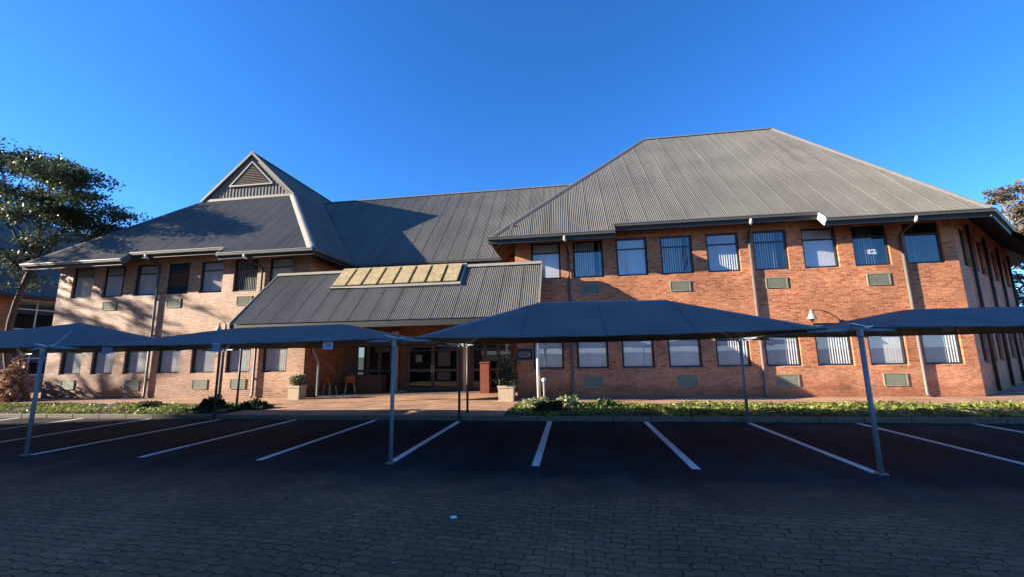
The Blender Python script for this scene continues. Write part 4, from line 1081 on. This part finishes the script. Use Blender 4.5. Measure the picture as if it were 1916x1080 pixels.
for x, z in [(-30.8, 7.6), (-29.6, 7.0), (-28.3, 7.9), (-27.2, 8.0), (-26.2, 8.2), (-31.6, 6.6), (-30.3, 6.1), (-28.9, 6.4), (-32.5, 8.3), (-27.8, 7.2), (-25.6, 8.6)]:
    pads.append((x, 17.6+rs.gauss(0, .8), z, rs.uniform(.6, 1.0), .8, .30, .8))
pad_tree('spreading_tree', 'broad dark olive tree with layered crown, left of the building', (-28.3, 17.7, 0), 6.6, pads, 'leaf', .10, 520, 4, r0=.15)
rs = random.Random(5); pads = []
for i in range(46):
    z = rs.uniform(6.5, 14.6); wdt = 3.6*math.sqrt(max(.05, 1-((z-10)/5.6)**2))
    pads.append((35.0 + rs.uniform(-wdt, wdt), 36 + rs.gauss(0, 1.5), z, rs.uniform(.6, 1.1), rs.uniform(.6, 1.1), rs.uniform(.4, .7)))
pad_tree('bare_tree', 'tall thinning tree with dry brown leaves, behind the right end of the building', (35.2, 36, 0), 4.0, pads, 'leaf_brown', .17, 260, 9, bark='bark_pale', r0=.28, flat=.1)
rs = random.Random(6); pads = []
for i in range(60):
    pads.append((34.5 + rs.uniform(-6, 9), 34.0 + rs.gauss(0, .7), rs.uniform(.5, 6.6), rs.uniform(.8, 1.2), rs.uniform(.8, 1.2), rs.uniform(.5, .8)))
pad_tree('green_tree', 'low dense green tree beyond the building corner, at the right edge', (35.2, 34.5, 0), 1.6, pads, 'leaf_green', .16, 260, 12, r0=.2)

rs = random.Random(77); pads = []
for i in range(46):
    pads.append((27.5 + rs.gauss(0, 2.2), 11 + rs.gauss(0, 2.4), rs.uniform(1.5, 11.5), rs.uniform(1.0, 1.7), rs.uniform(1.0, 1.7), rs.uniform(.6, 1.0)))
pad_tree('shade_tree', 'dense dark tree standing off to the right of the car park', (27.5, 11, 0), 2.5, pads, 'leaf_dark', .28, 60, 18, r0=.25)
# bare winter trees to the left of the car park (their branches shade the left wing)
def bare_tree(base, h, seed, label):
    rs = random.Random(seed); t = thing('winter_tree', label, 'tree', base); mb = MB()
    def grow(p, d, L, r, dep):
        e = p + d*L
        mb.tube([p, p.lerp(e, .5) + Vector((rs.uniform(-1, 1), rs.uniform(-1, 1), 0))*L*.05, e], [r, r*.85, r*.68], 6, cap=False)
        if dep == 0: return
        for k in range(rs.choice((2, 3, 3))):
            ax = Vector((rs.gauss(0, 1), rs.gauss(0, 1), rs.gauss(0, .6))); nd = (d + ax*.42 + Vector((0, 0, .16))).normalized()
            grow(e, nd, L*rs.uniform(.62, .86), r*.62, dep-1)
    grow(Vector((0, 0, 0)), Vector((.04, 0, 1)).normalized(), h*.28, .16, 5)
    mb.build('trunk', MAT['bark'], t, smooth=True)
    return t
bare_tree((9.0, -13.0, 0), 15, 23, 'tall bare tree behind the car park, reflected in the right upper windows')
bare_tree((-4.0, -17.0, 0), 16, 31, 'tall bare tree behind the car park, reflected in the middle windows')
bare_tree((-46.0, 10.0, 0), 12, 15, 'bare branched tree left of the car park, farther from the left wing')
rs = random.Random(33); pads = []
for wx, wz in [(-25.5, 5.6), (-24.6, 4.9), (-23.6, 5.4), (-22.6, 5.9), (-24.8, 4.1), (-23.3, 3.7), (-21.5, 4.6), (-20.4, 4.1), (-21.9, 3.4), (-19.3, 5.2), (-18.4, 4.6), (-17.2, 4.2), (-23.9, 6.4), (-21.0, 6.1), (-25.3, 3.2), (-19.5, 3.3), (-25.4, 1.0)]:
    tt = rs.uniform(3.6, 5.2)
    if wx > -18: continue
    pads.append((wx-3.68*tt, 16.5-tt, wz+1.29*tt, .24, .80, .08, 1.0))
pad_tree('feathery_tree', 'thin feathery tree left of the car park, its leaf sprays shading the left wing', (-37.5, 11.9, 0), 5.5, pads, 'leaf', .15, 330, 14, r0=.14)

# ------------------------------------------------------------------ neighbouring buildings
NB = thing('neighbour_building', 'brick building with a dark blue grey roof, behind the tree at the left edge', 'building', (-40, 25, 0)); NB.location = (0, 0, 0)
NX = -36.8
wall('wall', (NX, 17.6, 0), R(90), 16, 0, 6.75, [(4.4, 7.1, 4.0, 6.05), (.5, 2.2, 4.0, 6.05), (8.5, 11, 4.0, 6.05), (4.4, 7.1, .9, 2.6)], [MAT['brick']]*3+[MAT['sill']], parent=NB)
wall('wall', (-50, 17.6, 0), 0, 13.2, 0, 6.6, [], [MAT['brick']]*4, parent=NB)
roof_sheet('roof', [[(NX+.8, 17.0, 6.25), (NX+.8, 34, 6.25), (NX-6.2, 34, 13.25), (NX-6.2, 17.0, 13.25)]], ((NX+.8, 17.0, 6.25), (NX+.8, 34, 6.25)), NB, MAT['roof'], per=.16)
roof_sheet('roof', [[(NX-13.2, 17.0, 6.25), (NX-13.2, 34, 6.25), (NX-6.2, 34, 13.25), (NX-6.2, 17.0, 13.25)]], ((NX-13.2, 17.0, 6.25), (NX-13.2, 34, 6.25)), NB, MAT['roof'], per=.16)
MB().poly([(NX, 17.62, 6.5), (NX-12.4, 17.62, 6.5), (NX-6.2, 17.62, 13.1)]).build('gable_wall', MAT['clad'], NB)
MB().box((NX+.8, 17.0, 6.08), (NX+.92, 34, 6.24)).build('gutter', MAT['fascia'], NB)
MB().poly([(NX+.8, 17, 6.1), (NX+.8, 34, 6.1), (NX-.3, 34, 6.7), (NX-.3, 17, 6.7)]).build('soffit', MAT['soffit'], NB)
for ya, yb, za, zb in ((22.0, 24.7, 4.0, 6.05), (18.1, 19.8, 4.0, 6.05), (26.1, 28.6, 4, 6.05), (22.0, 24.7, .9, 2.6)):
    mb = MB(); xw = NX-.12
    for yy in (ya, (ya+yb)/2-.04, yb-.08): mb.box((xw, yy, za), (xw+.06, yy+.08, zb))
    zm = za+(zb-za)*.66
    for z in (za, zm, zb-.08): mb.box((xw+.01, ya+.081, z), (xw+.05, yb-.081, z+.08))
    wv_ = mb.build('window', MAT['white'], NB)
    MB().poly([(xw+.03, ya, za), (xw+.03, yb, za), (xw+.03, yb, zb), (xw+.03, ya, zb)]).build('pane', MAT['glass_dark'], wv_)
    MB().poly([(xw-.12, ya, zm-.25), (xw-.12, yb, zm-.25), (xw-.12, yb, zb), (xw-.12, ya, zb)]).build('blind', MAT['blind'], wv_)
MB().tube([(NX+.1, 20.75, 6.1), (NX+.1, 20.75, .1)], .06, 8).build('downpipe', MAT['white'], NB)
MB().poly([(NX-1.5, 17.8, 0), (NX-1.5, 33, 0), (NX-1.5, 33, 6.5), (NX-1.5, 17.8, 6.5)]).build('interior_wall', MAT['interior'], NB)

# unseen block added behind the camera on the sun side to shade the car park
OB = thing('unseen_shade_block', 'unseen tall brick block added behind the car park to cast its shade', 'building', (-48, -9, 0)); OB.location = (0, 0, 0)
HB = 18.9
wall('wall', (-12, -3, 0), R(180), 54, 0, HB, [], [MAT['brick']]*4, parent=OB)
wall('wall', (-12, -15, 0), R(90), 12, 0, HB, [], [MAT['brick']]*4, parent=OB)
wall('wall', (-66, -15, 0), R(0), 54, 0, HB, [], [MAT['brick']]*4, parent=OB)
wall('wall', (-66, -3, 0), R(-90), 12, 0, HB, [], [MAT['brick']]*4, parent=OB)
MB().box((-66.3, -15.3, HB), (-11.7, -2.7, HB+.25)).build('roof', MAT['cap'], OB)
ob0 = None
for fl in range(5):
    for i in range(12):
        loc = (-15-i*4.2, -2.97, 1.2+fl*3.3)
        if ob0 is None:
            ob0 = MB().box((-1.2, -.04, 0), (1.2, .0, 1.6)).build('window', MAT['frame'], OB); ob0.location = loc
        else:
            c = ob0.copy(); COL.objects.link(c); c.parent = OB; c.location = loc
